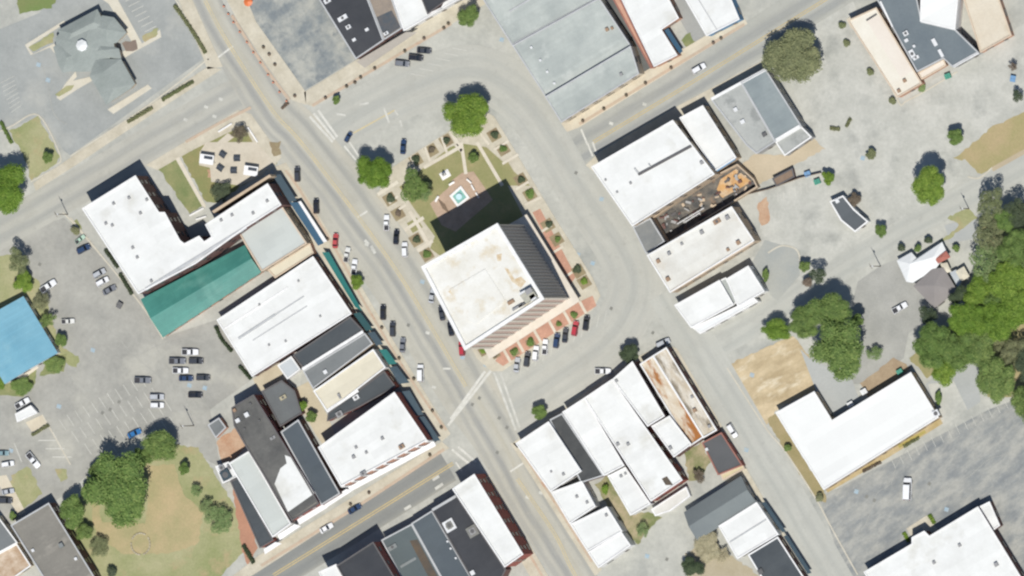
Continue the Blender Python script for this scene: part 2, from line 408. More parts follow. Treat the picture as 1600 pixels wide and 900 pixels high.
# --- kerbed pavements
def kerbed(poly, mat=walk): return raised('pavement', poly, mat)
kerbed([(425, 262), (447, 254), (500, 340), (536, 398), (580, 474), (648, 588), (704, 678), (690, 690), (620, 600), (556, 500), (500, 398), (455, 322)])
kerbed([(404, 868), (690, 690), (702, 700), (404, 893), (385, 905), (340, 935), (320, 935)])
kerbed([(475, 144), (556, 94), (640, 46), (700, 0), (765, -30), (765, 2), (705, 38), (490, 167), (478, 162)])
kerbed([(877, 193), (1000, 116), (1160, 22), (1168, 37), (905, 199), (886, 206)], surf('cream_walk', (232, 221, 198), (218, 204, 180), .14, fine=.1, seam=(3, 3, .94, .06)))
kerbed([(915, 258), (936, 238), (1062, 164), (1196, 92), (1205, 100), (1110, 156), (1062, 190), (930, 270)])
kerbed([(801, 692), (860, 652), (990, 560), (1040, 536), (1058, 545), (1165, 730), (1262, 898), (1254, 900), (1155, 735), (1042, 548), (990, 570), (860, 662), (808, 700)])
kerbed([(797, 692), (808, 692), (940, 890), (930, 900)])
kerbed([(742, 748), (764, 742), (880, 940), (850, 940)])
kerbed([(277, -5), (296, -10), (332, 70), (348, 104), (324, 108), (318, 92)])
kerbed([(52, 286), (112, 245), (325, 104), (346, 108), (232, 182), (112, 262), (56, 298)])
kerbed([(344, -20), (378, -20), (400, 34), (478, 144), (478, 164), (456, 156), (414, 98), (372, 34)])
kerbed([(228, 258), (372, 172), (392, 178), (440, 245), (420, 270), (405, 240), (380, 196), (300, 235), (246, 266)])
kerbed([(1322, 30), (1360, 6), (1368, 20), (1330, 45)])
kerbed([(588, 306), (612, 262), (704, 203), (726, 172), (748, 168), (772, 182), (794, 218), (862, 332), (926, 434), (938, 462), (926, 484), (785, 580), (768, 580), (745, 560), (675, 425), (632, 360)], walk)
kerbed([(1276, 300), (1300, 306), (1345, 366), (1338, 372), (1280, 318)], pave2) if False else None
# corner garden terrace
sheet('lawn', [(250, 262), (276, 247), (318, 322), (296, 334)], grass_g, 9) if False else None
Z_P = .13
def on_walk(name, poly, mat, lay=1, kind='structure'):
    z = lift(Z_P+LAY*lay)
    mb = MB(); mb.face([(q.x, q.y, z) for q in ccw(P2(poly, z))])
    return single(name, mb, mat, kind=kind)
sheet('lawn', [(248, 263), (276, 248), (318, 322), (296, 335)], grass_g, 4)
sheet('path', [(274, 248), (280, 245), (322, 322), (318, 326)], walk2, 5)
sheet('lawn', [(282, 245), (340, 212), (380, 190), (432, 256), (336, 318), (322, 316)], surf('garden_lawn', (140, 148, 92), (162, 152, 102), .12, fine=.15, rough=1, spec=.1), 4)
sheet('terrace', [(312, 238), (322, 222), (400, 222), (428, 252), (408, 275), (376, 290), (330, 284), (328, 262), (311, 258)], surf('terrace_paving', (224, 213, 194), (212, 200, 180), .2, fine=.08, seam=(2, 2, .94, .05)), 5)
sheet('path', [(335, 226), (356, 208), (366, 214), (345, 230)], surf('terrace_paving', (0, 0, 0)), 6)
for p in ([(386, 242), (405, 242), (405, 252), (388, 254)], [(318, 226), (340, 228), (336, 242), (326, 236)], [(324, 266), (332, 268), (332, 280), (324, 276)]):
    sheet('flower_bed', p, surf('clay_rubble', (0, 0, 0)), 6)
sheet('flower_bed', [(420, 222), (438, 222), (438, 242), (428, 246)], mulch, 8)
sheet('lawn', [(110, 345), (120, 342), (128, 360), (122, 366)], grass_g, 3)

# --- the fountain garden in front of the tower
on_walk('lawn', [(624, 292), (703, 230), (720, 224), (760, 230), (828, 290), (792, 290), (680, 370), (650, 330)], surf('park_lawn', (170, 162, 114), (150, 152, 98), .12, .35, .65, third=((184, 166, 120), .14, .58, .75), fine=.14, rough=1, spec=.1), 1)
on_walk('lawn', [(680, 368), (792, 288), (826, 354), (712, 418), (672, 388)], surf('park_lawn', (0, 0, 0)), 1)
on_walk('patio', [(672, 318), (700, 294), (706, 282), (722, 270), (740, 268), (762, 300), (770, 312), (712, 362), (690, 352)], patio, 2)
for pts in ([(720.5, 222), (728, 272)], [(704, 205), (722, 236), (712, 226)], [(662, 262), (722, 228)], [(745, 222), (785, 290)], [(640, 330), (668, 378)], [(632, 360), (662, 340)], [(652, 392), (676, 376)], [(590, 304), (622, 284)]):
    ribbon('path', [(x, y, .55) for x, y in pts], walk2, Z_P+LAY*3, dense=4)
for pts in ([(690, 214), (698, 238)], [(664, 230), (672, 252)], [(642, 244), (650, 268)], [(772, 234), (795, 220)], [(785, 256), (810, 241)], [(806, 296), (826, 284)], [(622, 328), (634, 320)], [(608, 318), (622, 306)], [(820, 320), (846, 308)], [(846, 362), (862, 352)], [(862, 396), (880, 385)], [(884, 432), (902, 420)], [(740, 196), (764, 226)]):
    ribbon('path', [(x, y, .4) for x, y in pts], walk2, Z_P+LAY*4, dense=4)
def plot(cx, cy, s=11, sh=(.5, -.29), mat=mulch, lay=2):
    u = (.86*s, -.5*s); v = (.52*s, .85*s)
    on_walk('flower_bed', [(cx-u[0]-v[0], cy-u[1]-v[1]), (cx+u[0]-v[0], cy+u[1]-v[1]), (cx+u[0]+v[0], cy+u[1]+v[1]), (cx-u[0]+v[0], cy-u[1]+v[1])], mat, lay)
SHRUBS = [(697, 220), (674, 235), (650, 250), (772, 211), (786, 233), (814, 281), (828, 304), (609, 311), (622, 334), (650, 375), (667, 398)]
for c in SHRUBS: plot(*c, 9)
for c in ((790, 264), (648, 352)): plot(*c, 9, mat=surf('park_lawn', (0, 0, 0)))
for c in ((842, 342), (858, 372), (879, 401)): pass
on_walk('brick_paving', [(832, 332), (844, 326), (900, 432), (890, 446)], brick, 2)
for c in ((856, 352), (870, 374), (904, 424), (913, 441)): plot(*c, 9, lay=3)
SE = [(917, 477), (891, 484), (865, 498), (848, 515), (819, 530), (797, 541), (784, 560)]
on_walk('brick_paving', [(780, 552), (900, 474), (926, 462), (932, 478), (786, 572), (774, 564)], brick, 2)
for a in ((905, 470, 916, 490), (880, 485, 892, 506), (856, 498, 868, 520), (832, 512, 846, 536), (806, 528, 818, 550), (786, 545, 798, 566)):
    ribbon('path', [(a[0], a[1], .45), (a[2], a[3], .45)], walk2, Z_P+LAY*4)
SE_SHRUBS = [(897, 493), (874, 507), (829, 535), (804, 550), (774, 553), (755, 549)]
for c in SE_SHRUBS: plot(c[0], c[1], 6.5, lay=3)

# --- brick edging lines
for pts, w in (([(488, 165), (600, 99), (705, 37)], .45), ([(905, 194), (1040, 112), (1163, 38)], .45), ([(446, 266), (470, 300), (530, 400), (570, 474), (640, 590), (697, 672)], .4),
            ([(408, 884), (560, 790), (694, 702)], .45), ([(290, 222), (340, 194), (392, 168)], .45), ([(362, 24), (410, 100), (452, 156)], .5), ([(765, 760), (812, 840), (850, 905)], .4), ([(815, 705), (870, 790), (925, 878)], .4)):
    ribbon('brick_edging', [(x, y, w) for x, y in pts], brick2, Z_P+LAY*2)

# --- paint
yel = surf('worn_yellow_paint', (222, 196, 132), (206, 184, 136), .5, fine=.2, fs=1.2)
yel2 = surf('faded_yellow_paint', (228, 206, 152), (208, 196, 164), .25, .3, .6, fine=.15)
wht = surf('worn_white_paint', (232, 230, 222), (214, 212, 203), .6, .35, .65, fine=.12)
wht2 = surf('faded_white_paint', (226, 225, 217), (206, 205, 197), .4, .35, .6, fine=.1)
blu = surf('blue_bay_paint', (160, 192, 214), (186, 196, 200), .8, .35, .65, fine=.12)
PZ = LAY*5
def paint(pts, w, mat, z=PZ, dense=5): ribbon('road_marking', [(x, y, w/2) for x, y in pts], mat, z, dense=dense)
for s in (-.35, .35):
    ribbon('road_marking', [(x, y, .16) for x, y in ((427, 899), (570, 810), (708, 724))], yel, PZ, shift=s)
    ribbon('road_marking', [(x, y, .13) for x, y in ((927, 222), (1058, 143), (1200, 55), (1345, -35))], yel, PZ, shift=s)
    ribbon('road_marking', [(x, y, .16) for x, y in ((320, 0), (355, 65), (425, 172), (470, 222), (562, 342))], yel2, PZ, shift=s)
    ribbon('road_marking', [(x, y, .16) for x, y in ((562, 342), (632, 442), (728, 604))], yel2, PZ, shift=s)
    ribbon('road_marking', [(x, y, .15) for x, y in ((808, 748), (867, 835), (892, 887), (930, 950))], yel2, PZ, shift=s)
paint([(552, 208), (617, 172)], .5, yel2)
# crossings and stop lines
for a, b in (((497, 172), (527, 214)), ((484, 182), (520, 222)), ((490, 177), (523, 218))): paint([a, b], .8, wht)
for a, b in (((546, 222), (562, 246)), ((538, 228), (556, 250))): paint([a, b], .6, wht)
for a, b in (((768, 578), (700, 665)), ((758, 580), (704, 655))): paint([a, b], .9, wht)
for a, b in (((772, 582), (806, 672)), ((782, 582), (812, 668))): paint([a, b], .75, wht2)
for a, b in (((706, 702), (735, 726)), ((716, 698), (744, 722))): paint([a, b], .85, wht)
for a, b in (((712, 722), (722, 736)), ((797, 737), (820, 722)), ((558, 340), (574, 330)), ((692, 576), (704, 576)), ((335, 94), (364, 72)), ((908, 202), (918, 226)), ((926, 222), (932, 240)), ((918, 224), (926, 244))):
    paint([a, b], .6, wht)
for a, b in (((600, 168), (608, 192)), ((617, 172), (622, 180)), ((625, 188), (628, 198)), ((562, 163), (576, 161)), ((526, 178), (540, 180))): paint([a, b], .7, wht2)
for a, b in (((676, 750), (686, 744)), ((680, 764), (692, 756)), ((632, 796), (642, 790)), ((580, 384), (586, 396)), ((570, 375), (576, 382))): paint([a, b], .9, wht2)
for x, y in ((1007, 163), (955, 193), (824, 777), (845, 770), (678, 605), (668, 520), (573, 382), (583, 390), (322, 167), (335, 182), (345, 155), (290, 187)):
    paint([(x-3, y-1), (x+3, y+1)], .9, wht2)
# parking bays
for k in range(7):
    x = 196+k*5; y = 2+k*8
    paint([(x, y), (x+18, y-9)], .2, wht2)
for k in range(8):
    paint([(0+k*2.5, 130+k*6.5), (22+k*1.6, 119+k*6.5)], .14, wht2)
for k in range(3):
    paint([(60+k*11, 688+k*13), (90+k*11, 688+k*13)], .3, wht)
paint([(83, 675), (108, 722)], .3, wht2)
paint([(22, 692), (34, 722)], .3, wht2)
for r in range(4):
    for k in range(11):
        x = 92+k*12.5+r*20; y = 655-k*6.8+r*19
        if x > 275: continue
        paint([(x, y), (x+11, y+17)], .2, wht2)
for r in range(2):
    for k in range(9): paint([(118+k*8.5-r*10, 470+k*13.5-0+r*8), (134+k*8.5-r*10, 461+k*13.5+r*8)], .12, wht2) if False else None
for k in range(16): paint([(1392+k*12.6, 716-k*6.6), (1399+k*12.6, 731-k*6.6)], .14, wht2)
for k in range(8): paint([(1215+k*9, 302-k*3.2), (1216+k*9, 316-k*3.2)], .14, wht2)
for k in range(6): paint([(642+k*13, 115-k*8), (664+k*13, 119-k*8)], .2, wht2)
for k in range(12): paint([(812+k*12, 586-k*7.4), (816+k*12, 566-k*7.4)], .12, wht2)
for x, y in ((940, 311), (893, 388), (903, 398), (926, 411), (1175, 586), (1166, 703), (1011, 869), (296, 602), (320, 606), (92, 635), (784, 62), (60, 101), (75, 125), (723, 558), (759, 570), (1348, 247), (1338, 768), (1479, 796), (17, 704), (660, 440), (145, 547)):
    ribbon('road_marking', [(x-3.2, y-1, .65), (x+3.2, y+1, .65)], blu, PZ)
for x, y in ((749, 622), (738, 632), (780, 653), (792, 668), (777, 707), (638, 508), (172, 640), (186, 628), (160, 645), (200, 680), (1354, 776), (1366, 782), (1452, 756), (1042, 874), (900, 270), (62, 413), (955, 482), (1020, 520)):
    ribbon('road_patch', [(x-2, y-1, .5), (x+2, y+1, .5)], surf('tar_patch', (138, 138, 132), (150, 149, 142), .5), PZ)
# tar snakes and skid marks on the big lots
random.seed(5)
tar = surf('tar_seam', (170, 171, 166), (188, 187, 180), .3)
for a, b in (((150, 500), (330, 655)), ((120, 580), (300, 520)), ((215, 470), (330, 700)), ((40, 60), (100, 200)), ((1330, 850), (1420, 700)), ((1420, 790), (1600, 690))):
    n = 7; pts = []
    for k in range(n):
        t = k/(n-1); pts.append((a[0]+(b[0]-a[0])*t+random.uniform(-6, 6), a[1]+(b[1]-a[1])*t+random.uniform(-6, 6), random.uniform(.05, .10)))
    ribbon('tar_seam', pts, tar, LAY*4.5, dense=4)

# pale kerb lines round lots and lawns
for pts in ([(258, -20), (276, 2), (322, 88), (320, 96), (232, 164), (110, 244)], [(0, 205), (20, 196), (60, 180), (94, 243), (88, 257)], [(1136, 575), (1196, 668), (1226, 704), (1274, 778), (1302, 830), (1340, 898)],
            [(1290, 769), (1380, 716), (1474, 656)], [(48, 284), (104, 254)], [(98, 332), (126, 362), (216, 470), (255, 530)], [(110, 340), (136, 372), (222, 478), (258, 528)], [(274, 6), (296, 40), (323, 86)],
            [(66, 648), (82, 676), (110, 726)], [(1200, 395), (1222, 384), (1246, 392), (1252, 424)], [(1512, 276), (1530, 278), (1550, 262)], [(1345, 20), (1400, 152), (1420, 156), (1496, 112)]):
    ribbon('kerb', [(x, y, .22) for x, y in pts], kerbm, LAY*6)
for pts, w, m in (([(1290, 764), (1380, 712), (1470, 656)], 1.3, surf('tan_verge', (206, 186, 146), (190, 166, 112), .25, fine=.16, rough=1)), ([(1404, 698), (1446, 674)], .5, surf('yellow_verge', (196, 180, 96), (176, 160, 90), .3, fine=.16, rough=1))):
    ribbon('verge', [(x, y, w) for x, y in pts], m, LAY*5)
# ================================================================ BUILDINGS
white = surf('white_membrane', (246, 247, 247), (236, 237, 236), .16, .38, .66, fine=.045, fs=1.2, third=((222, 221, 215), .09, .57, .74), seam=(14, 2.6, .95, .06), rough=.7)
white2 = surf('white_membrane_aged', (242, 241, 236), (226, 223, 215), .16, .35, .65, fine=.07, seam=(12, 2.6, .96, .05), third=((222, 212, 196), .2, .62, .8), rough=.75)
whitem = surf('white_metal_roof', (246, 248, 250), (238, 241, 244), .1, fine=.04, seam=(30, .6, .95, .05), rough=.5)
cream_r = surf('cream_coated_roof', (236, 228, 206), (226, 217, 194), .1, fine=.05, seam=(12, 2.4, .96, .05))
pink_r = surf('pink_cream_roof', (241, 231, 219), (235, 222, 209), .1, fine=.05)
tan_r = surf('tan_gravel_roof', (231, 220, 201), (222, 208, 186), .12, fine=.1, third=((210, 194, 168), .15, .64, .8))
stain = surf('stained_roof', (240, 232, 217), (218, 198, 170), .3, .35, .6, fine=.14, third=((184, 116, 58), .16, .47, .56), stretch=(1.5, .5, 1), ang=AX)
char = surf('charcoal_felt', (76, 79, 82), (92, 94, 95), .08, fine=.12, fs=1.2, third=((112, 112, 108), .3, .62, .8), seam=(10, 1, .93, .04))
black = surf('black_membrane', (68, 71, 78), (80, 82, 88), .07, fine=.08, seam=(12, 2.2, .92, .05))
slate = surf('slate_membrane', (98, 108, 116), (88, 98, 108), .06, fine=.06, seam=(12, 2.2, .95, .05))
dslate = surf('dark_slate_membrane', (78, 85, 92), (92, 98, 103), .07, fine=.06, seam=(12, 2.2, .95, .05))
midg = surf('mid_grey_membrane', (138, 142, 144), (126, 131, 134), .06, fine=.06, seam=(12, 2.2, .95, .05))
tar_r = surf('tar_and_gravel', (98, 98, 98), (122, 121, 118), .1, .35, .65, fine=.16, fs=1.1, third=((74, 76, 78), .08, .55, .75))
weath = surf('weathered_roof', (150, 146, 138), (128, 125, 119), .08, .3, .7, fine=.13, third=((176, 170, 160), .14, .56, .78), stretch=(.6, 1.3, 1))
galv = surf('galvanised_roof', (196, 203, 199), (176, 184, 182), .12, .36, .64, fine=.08, third=((214, 219, 215), .14, .56, .76), seam=(40, .9, .965, .05), rough=.55)
palem = surf('pale_grey_membrane', (212, 218, 215), (204, 210, 208), .06, fine=.04, seam=(9, 2.2, .965, .05))
bluem = surf('blue_grey_metal', (156, 167, 170), (138, 150, 155), .1, .35, .65, fine=.06, seam=(30, .7, .95, .05), rough=.5)
greenm = surf('green_metal_roof', (80, 160, 148), (66, 142, 132), .12, .35, .65, fine=.07, third=((108, 172, 160), .1, .56, .76), seam=(40, .75, .86, .05), rough=.5)
blue_r = surf('sky_blue_metal_roof', (128, 190, 216), (114, 178, 206), .12, .35, .65, fine=.06, third=((148, 200, 218), .1, .56, .76), seam=(40, .75, .90, .05), rough=.5)
gg = surf('grey_green_shingle', (168, 176, 173), (156, 165, 162), .2, fine=.10, fs=2, seam=(1.2, .4, .94, .03))
browng = surf('brown_grey_shingle', (156, 150, 149), (148, 142, 141), .15, fine=.08, fs=2)
redroof = surf('red_shingle', (196, 118, 104), (184, 108, 96), .2, fine=.1)
paleblue = surf('pale_blue_roof', (206, 212, 217), (196, 203, 209), .15, fine=.05)
debris = surf('rubble_floor', (138, 130, 120), (92, 92, 92), .3, .38, .6, fine=.28, fs=1.2, third=((160, 124, 96), .25, .56, .7), rough=1)

def wall_mat(key, rgb, rgb2=None, raw=True, seam=(.45, .16, .88, .02)):
    return surf(key, rgb, rgb2 or tuple(c*.86 for c in rgb), .4, fine=.12, fs=2, raw=raw, ang=0, rough=.9)
w_brown = wall_mat('brown_brick', (.16, .09, .08))
w_red = wall_mat('red_brick', (.30, .10, .08))
w_pink = wall_mat('salmon_brick', (.52, .30, .21))
w_tan = wall_mat('tan_brick', (.50, .40, .29))
w_cream = wall_mat('cream_stucco', (.66, .58, .45))
w_white = wall_mat('white_painted_wall', (.74, .73, .70))
w_grey = wall_mat('grey_block', (.36, .36, .35))
w_blue = wall_mat('blue_wall', (.16, .30, .45))
c_white = wall_mat('white_coping', (.74, .74, .72))
c_grey = wall_mat('grey_coping', (.44, .45, .45))
c_dark = wall_mat('dark_coping', (.12, .115, .115))
c_red = wall_mat('red_coping', (.30, .14, .11))
c_brown = wall_mat('brown_frame', (.10, .075, .065))
c_tan = wall_mat('tan_coping', (.56, .46, .35))
glass = plain('window_glass', (.025, .035, .045), .12, .6)
shade = plain('door_paint', (.10, .08, .07), .5)
unit_l = plain('pale_unit_metal', (.62, .63, .63), .5, .4)
unit_g = plain('grey_unit_metal', (.26, .26, .26), .5, .4)
unit_d = plain('dark_unit_metal', (.10, .10, .10), .5, .4)
unit_b = plain('rusty_unit', (.30, .20, .13), .7, .3)

FOOT = []           # footprints, to keep windows off party walls
BUILT = []
WIN = {}
def win_mesh(w, h):
    k = (w, h)
    if k not in WIN:
        f = MB()
        f.box((0, .03, -.04), w+.2, .10, h+.12)
        p = MB(); p.box((0, .075, .04), w, .06, h-.04)
        WIN[k] = (f.mesh('window', c_brown), p.mesh('pane', glass))
    return WIN[k]

def flat_block(root, p, h, roof, wall, cop, par, wt=.32):
    mb = MB(); n = len(p); inn = inset(p, wt); top = h+par
    outer0 = [(q.x, q.y, 0) for q in p]; outer1 = [(q.x, q.y, top) for q in p]
    in1 = [(q.x, q.y, top) for q in inn]; in0 = [(q.x, q.y, h) for q in inn]
    vs = outer0+outer1
    mb.add(vs, [(i, (i+1) % n, n+(i+1) % n, n+i) for i in range(n)])
    part('wall', mb, wall, root)
    c = MB()
    out2 = inset(p, -.06)
    o_lo = [(q.x, q.y, top-.12) for q in out2]; o_hi = [(q.x, q.y, top+.02) for q in out2]; i_hi = [(q.x, q.y, top+.02) for q in inn]
    vs = o_lo+o_hi+i_hi+in0
    fs = []
    for i in range(n):
        j = (i+1) % n
        fs += [(i, j, n+j, n+i), (n+i, n+j, 2*n+j, 2*n+i), (2*n+i, 2*n+j, 3*n+j, 3*n+i), (j, i, n+i, n+j)] if False else [(i, j, n+j, n+i), (n+i, n+j, 2*n+j, 2*n+i), (2*n+i, 2*n+j, 3*n+j, 3*n+i)]
    c.add(vs, fs)
    part('parapet', c, cop, root)
    r = MB(); r.face([(q.x, q.y, h) for q in inn])
    return part('roof', r, roof, root)

def gable_block(root, p, h, rise, roof, wall, axis=None):
    """p: 4 corners ccw; ridge joins the middles of the two shorter sides (or as told)"""
    l0 = (p[1]-p[0]).length; l1 = (p[2]-p[1]).length
    if axis is None: axis = 0 if l0 >= l1 else 1
    if axis == 1: p = p[1:]+p[:1]
    a, b, c, d = p
    m1 = (b+c)/2; m2 = (d+a)/2
    mb = MB()
    V = lambda q, z: (q.x, q.y, z)
    mb.add([V(a, 0), V(b, 0), V(c, 0), V(d, 0), V(a, h), V(b, h), V(c, h), V(d, h), V(m1, h+rise), V(m2, h+rise)],
           [(0, 1, 5, 4), (2, 3, 7, 6), (1, 2, 6, 8, 5), (3, 0, 4, 9, 7)])
    part('wall', mb, wall, root)
    e = (b-a).normalized(); s1 = (a-d).normalized()
    ov = .35; r = MB(); t = .12
    k = rise/max((a-d).length/2, .1)
    for (q0, q1, sg) in ((a, b, 1), (d, c, -1)):
        u0 = q0-e*ov+s1*sg*ov; u1 = q1+e*ov+s1*sg*ov
        z = h-ov*k+.05; zr = h+rise+.05
        A, B = V(u0, z), V(u1, z); Cc, Dd = V(m1+e*ov, zr), V(m2-e*ov, zr)
        vs = [A, B, Cc, Dd]+[(x, y, zz-t) for x, y, zz in (A, B, Cc, Dd)]
        fs = [(0, 1, 2, 3), (7, 6, 5, 4), (0, 4, 5, 1), (1, 5, 6, 2), (3, 2, 6, 7), (0, 3, 7, 4)]
        if sg < 0: fs = [f[::-1] for f in fs]
        r.add(vs, fs)
    return part('roof', r, roof, root)

def hip_block(root, p, h, apex, rise, roof, wall):
    n = len(p)
    mb = MB(); mb.add([(q.x, q.y, 0) for q in inset(p, .7)]+[(q.x, q.y, h) for q in inset(p, .7)], [(i, (i+1) % n, n+(i+1) % n, n+i) for i in range(n)])
    part('wall', mb, wall, root)
    r = MB(); ap = [G(x, y, h+rise) for x, y in apex]
    lo = [Vector((q.x, q.y, h)) for q in p]
    vs = lo+[v-Vector((0, 0, .2)) for v in lo]
    fs = [(n+i, n+(i+1) % n, (i+1) % n, i) for i in range(n)]+[tuple(range(2*n-1, n-1, -1))]
    if len(ap) == 1:
        vs.append(ap[0]); fs += [(i, (i+1) % n, 2*n) for i in range(n)]
    else:
        vs += ap
        near = [min(range(len(ap)), key=lambda k: (ap[k].to_2d()-lo[i].to_2d()).length) for i in range(n)]
        for i in range(n):
            j = (i+1) % n
            if near[i] == near[j]: fs.append((i, j, 2*n+near[i]))
            else: fs += [(i, j, 2*n+near[j]), (i, 2*n+near[j], 2*n+near[i])]
    r.add(vs, fs)
    return part('roof', r, roof, root)

def box_px(px, py, z, w, d, h, ang=AX):
    mb = MB(); c = G(px, py, z+h); mb.box((c.x, c.y, z), w, d, h, ang); return mb

def building(name, label, cat, blocks, group=None, vents=(), units=(), patches=(), ridges=(), awnings=(), windows=True, doors=True, chim=()):
    wp = []
    for b in blocks:
        top = b['h']+(b.get('par', .5) if b.get('kind', 'flat') == 'flat' else 0)
        wp.append(ccw(P2(b['p'], top)))
    cen = sum(wp[0], Vector((0, 0)))/len(wp[0])
    root = empty(name, (cen.x, cen.y, 0), label, cat, group)
    hmain = blocks[0]['h']; roofs = []
    for b, p in zip(blocks, wp):
        k = b.get('kind', 'flat')
        if k == 'flat': r = flat_block(root, p, b['h'], b['roof'], b['wall'], b.get('cop', c_white), b.get('par', .5))
        elif k == 'gable': r = gable_block(root, p, b['h'], b.get('rise', 1.5), b['roof'], b['wall'], b.get('axis'))
        else: r = hip_block(root, p, b['h'], b['apex'], b['rise'], b['roof'], b['wall'])
        roofs.append(r); FOOT.append((p, b['h'], root))
    BUILT.append((root, blocks, wp, windows, doors))
    def deck(px, py):
        for b, p, r in zip(blocks, wp, roofs):
            if inside(G(px, py, b['h']).to_2d(), p): return b['h'], r
        return hmain, roofs[0]
    for v in vents:
        x, y = v[:2]; s = v[2] if len(v) > 2 else .8; m = v[3] if len(v) > 3 else unit_g
        h, r = deck(x, y); part('roof_vent', box_px(x, y, h, s, s, s*.9), m, root)
    for (x, y, w, d, hh, m) in units:
        h, r = deck(x, y)
        u = part('air_conditioner', box_px(x, y, h, w, d, hh), m, root)
        if w >= 1.6:
            c = G(x, y, h+hh); g = MB(); g.tube((c.x, c.y, h+hh), (c.x, c.y, h+hh+.12), min(w, d)*.33, min(w, d)*.33, 12)
            part('fan', g, unit_d, u)
    for i, (poly, m, dz) in enumerate(patches):
        x = sum(q[0] for q in poly)/len(poly); y = sum(q[1] for q in poly)/len(poly)
        h, r = deck(x, y); mb = MB(); z = h+dz
        mb.face([(q.x, q.y, z) for q in ccw(P2(poly, z))]); part('roof_patch', mb, m, root)
    for (a, b2, w, hh, m) in ridges:
        h, r = deck((a[0]+b2[0])/2, (a[1]+b2[1])/2)
        A, B = G(*a, h), G(*b2, h); d = (B-A); ang = math.atan2(d.y, d.x); c = (A+B)/2
        mb = MB(); mb.box((c.x, c.y, h-.02), d.length, w, hh+.02, ang); part('roof_curb', mb, m, root)
    for (poly, z0, z1, m) in awnings:
        # first two points lie on the wall (z1), the rest along the outer edge (z0)
        zz = [z1, z1]+[z0]*(len(poly)-2)
        pts = [G(x, y, z) for (x, y), z in zip(poly, zz)]
        n = len(pts); mb = MB()
        mb.add([*pts, *[q-Vector((0, 0, .12)) for q in pts]], [tuple(range(n)), tuple(range(2*n-1, n-1, -1))]+[(i, n+i, n+(i+1) % n, (i+1) % n) for i in range(n)])
        part('awning', mb, m, root)
    return root

def finish_windows():
    """window and door openings on the walls that face the street side"""
    random.seed(3)
    for root, blocks, wp, win, doors in BUILT:
        if not win: continue
        done_door = False
        for b, p in zip(blocks, wp):
            h = b['h']; n = len(p)
            floors = max(1, int((h+.3)/3.4)); fh = h/floors
            for i in range(n):
                a, c = p[i], p[(i+1) % n]; e = c-a; L = e.length
                if L < 5: continue
                e.normalize(); nor = Vector((e.y, -e.x))
                if nor.x < .25: continue
                k = max(1, int(L/4.6)); ang = math.atan2(nor.y, nor.x)-math.pi/2
                for f in range(floors):
                    for j in range(k):
                        q = a+e*(L*(j+.5)/k); t = q+nor*.9
                        zc = f*fh+1.0
                        if any(inside(t, pp) and hh > zc for pp, hh, rr in FOOT): continue
                        isdoor = doors and f == 0 and not done_door and j == k//2
                        if isdoor:
                            done_door = True
                            d = MB(); d.box((0, .05, 0), 1.3, .12, 2.3); dm = d.mesh('door', shade)
                            o = put('door', dm, root, (q.x-root.location.x, q.y-root.location.y, .02))
                            hd = MB(); hd.box((.45, .13, 1.0), .1, .08, .25); put('handle', hd.mesh('handle', unit_l), o)
                            o.rotation_euler = (0, 0, ang); continue
                        fm, pm = win_mesh(2.2 if f == 0 else 1.3, 1.7 if fh > 3 else 1.2)
                        o = put('window', fm, root, (q.x-root.location.x, q.y-root.location.y, zc))
                        o.rotation_euler = (0, 0, ang); put('pane', pm, o)

def B(p, h, roof, wall, cop=None, par=.5, **kw):
    return dict(p=p, h=h, roof=roof, wall=wall, cop=cop or c_white, par=par, **kw)

teal = plain('teal_canvas', (.025, .16, .145), .6, .3)
tealdark = plain('dark_teal_canvas', (.025, .08, .085), .6, .3)
blueaw = plain('blue_metal_awning', (.04, .10, .16), .4, .5)
whiteaw = plain('white_awning', (.74, .74, .73), .5, .4)
slateaw = plain('slate_awning', (.05, .08, .10), .5, .4)
brownaw = plain('brown_awning', (.20, .09, .08), .6, .3)

# --- bank with the star-shaped hip roof
bank_p = [(90, 47), (103, 36), (152, 15), (162, 25), (176, 28), (197, 51), (181, 68), (189, 92), (210, 131), (204, 138), (166, 164), (140, 119), (117, 110), (98, 114), (91, 101), (83, 74), (84, 55)]
bank = building('bank_building', 'bank with pale grey-green hip roof and white lantern on its crown', 'building',
                [dict(p=[(98, 46), (150, 26), (176, 52), (180, 84), (146, 112), (112, 112), (90, 88), (86, 60)], h=4.2, roof=gg, wall=w_tan, kind='hip', apex=[(129, 70)], rise=2.0),
                 dict(p=[(90, 47), (152, 14), (166, 42), (104, 74)], h=4.2, roof=gg, wall=w_tan, kind='hip', apex=[(112, 52), (146, 35)], rise=1.7),
                 dict(p=[(160, 24), (178, 27), (198, 51), (182, 67), (166, 70), (140, 40)], h=4.2, roof=gg, wall=w_tan, kind='hip', apex=[(166, 46)], rise=1.6),
                 dict(p=[(132, 84), (190, 93), (186, 76), (150, 62)], h=4.2, roof=gg, wall=w_tan, kind='hip', apex=[(160, 78)], rise=1.5),
                 dict(p=[(83, 74), (92, 66), (124, 84), (118, 110), (98, 114), (91, 101)], h=4.2, roof=gg, wall=w_tan, kind='hip', apex=[(104, 90)], rise=1.5),
                 dict(p=[(140, 119), (148, 92), (189, 92), (211, 131), (204, 139), (166, 164)], h=4.6, roof=gg, wall=w_tan, kind='hip', apex=[(162, 112), (178, 138)], rise=1.9)], windows=False)
lt = MB(); c0 = G(128, 71, 6.6)
for z0, z1, r0, r1 in ((5.8, 6.9, 1.9, 1.9), (6.9, 7.5, 1.9, .25)): lt.tube((c0.x, c0.y, z0), (c0.x, c0.y, z1), r0, r1, 8)
part('roof_lantern', lt, whitem, bank)
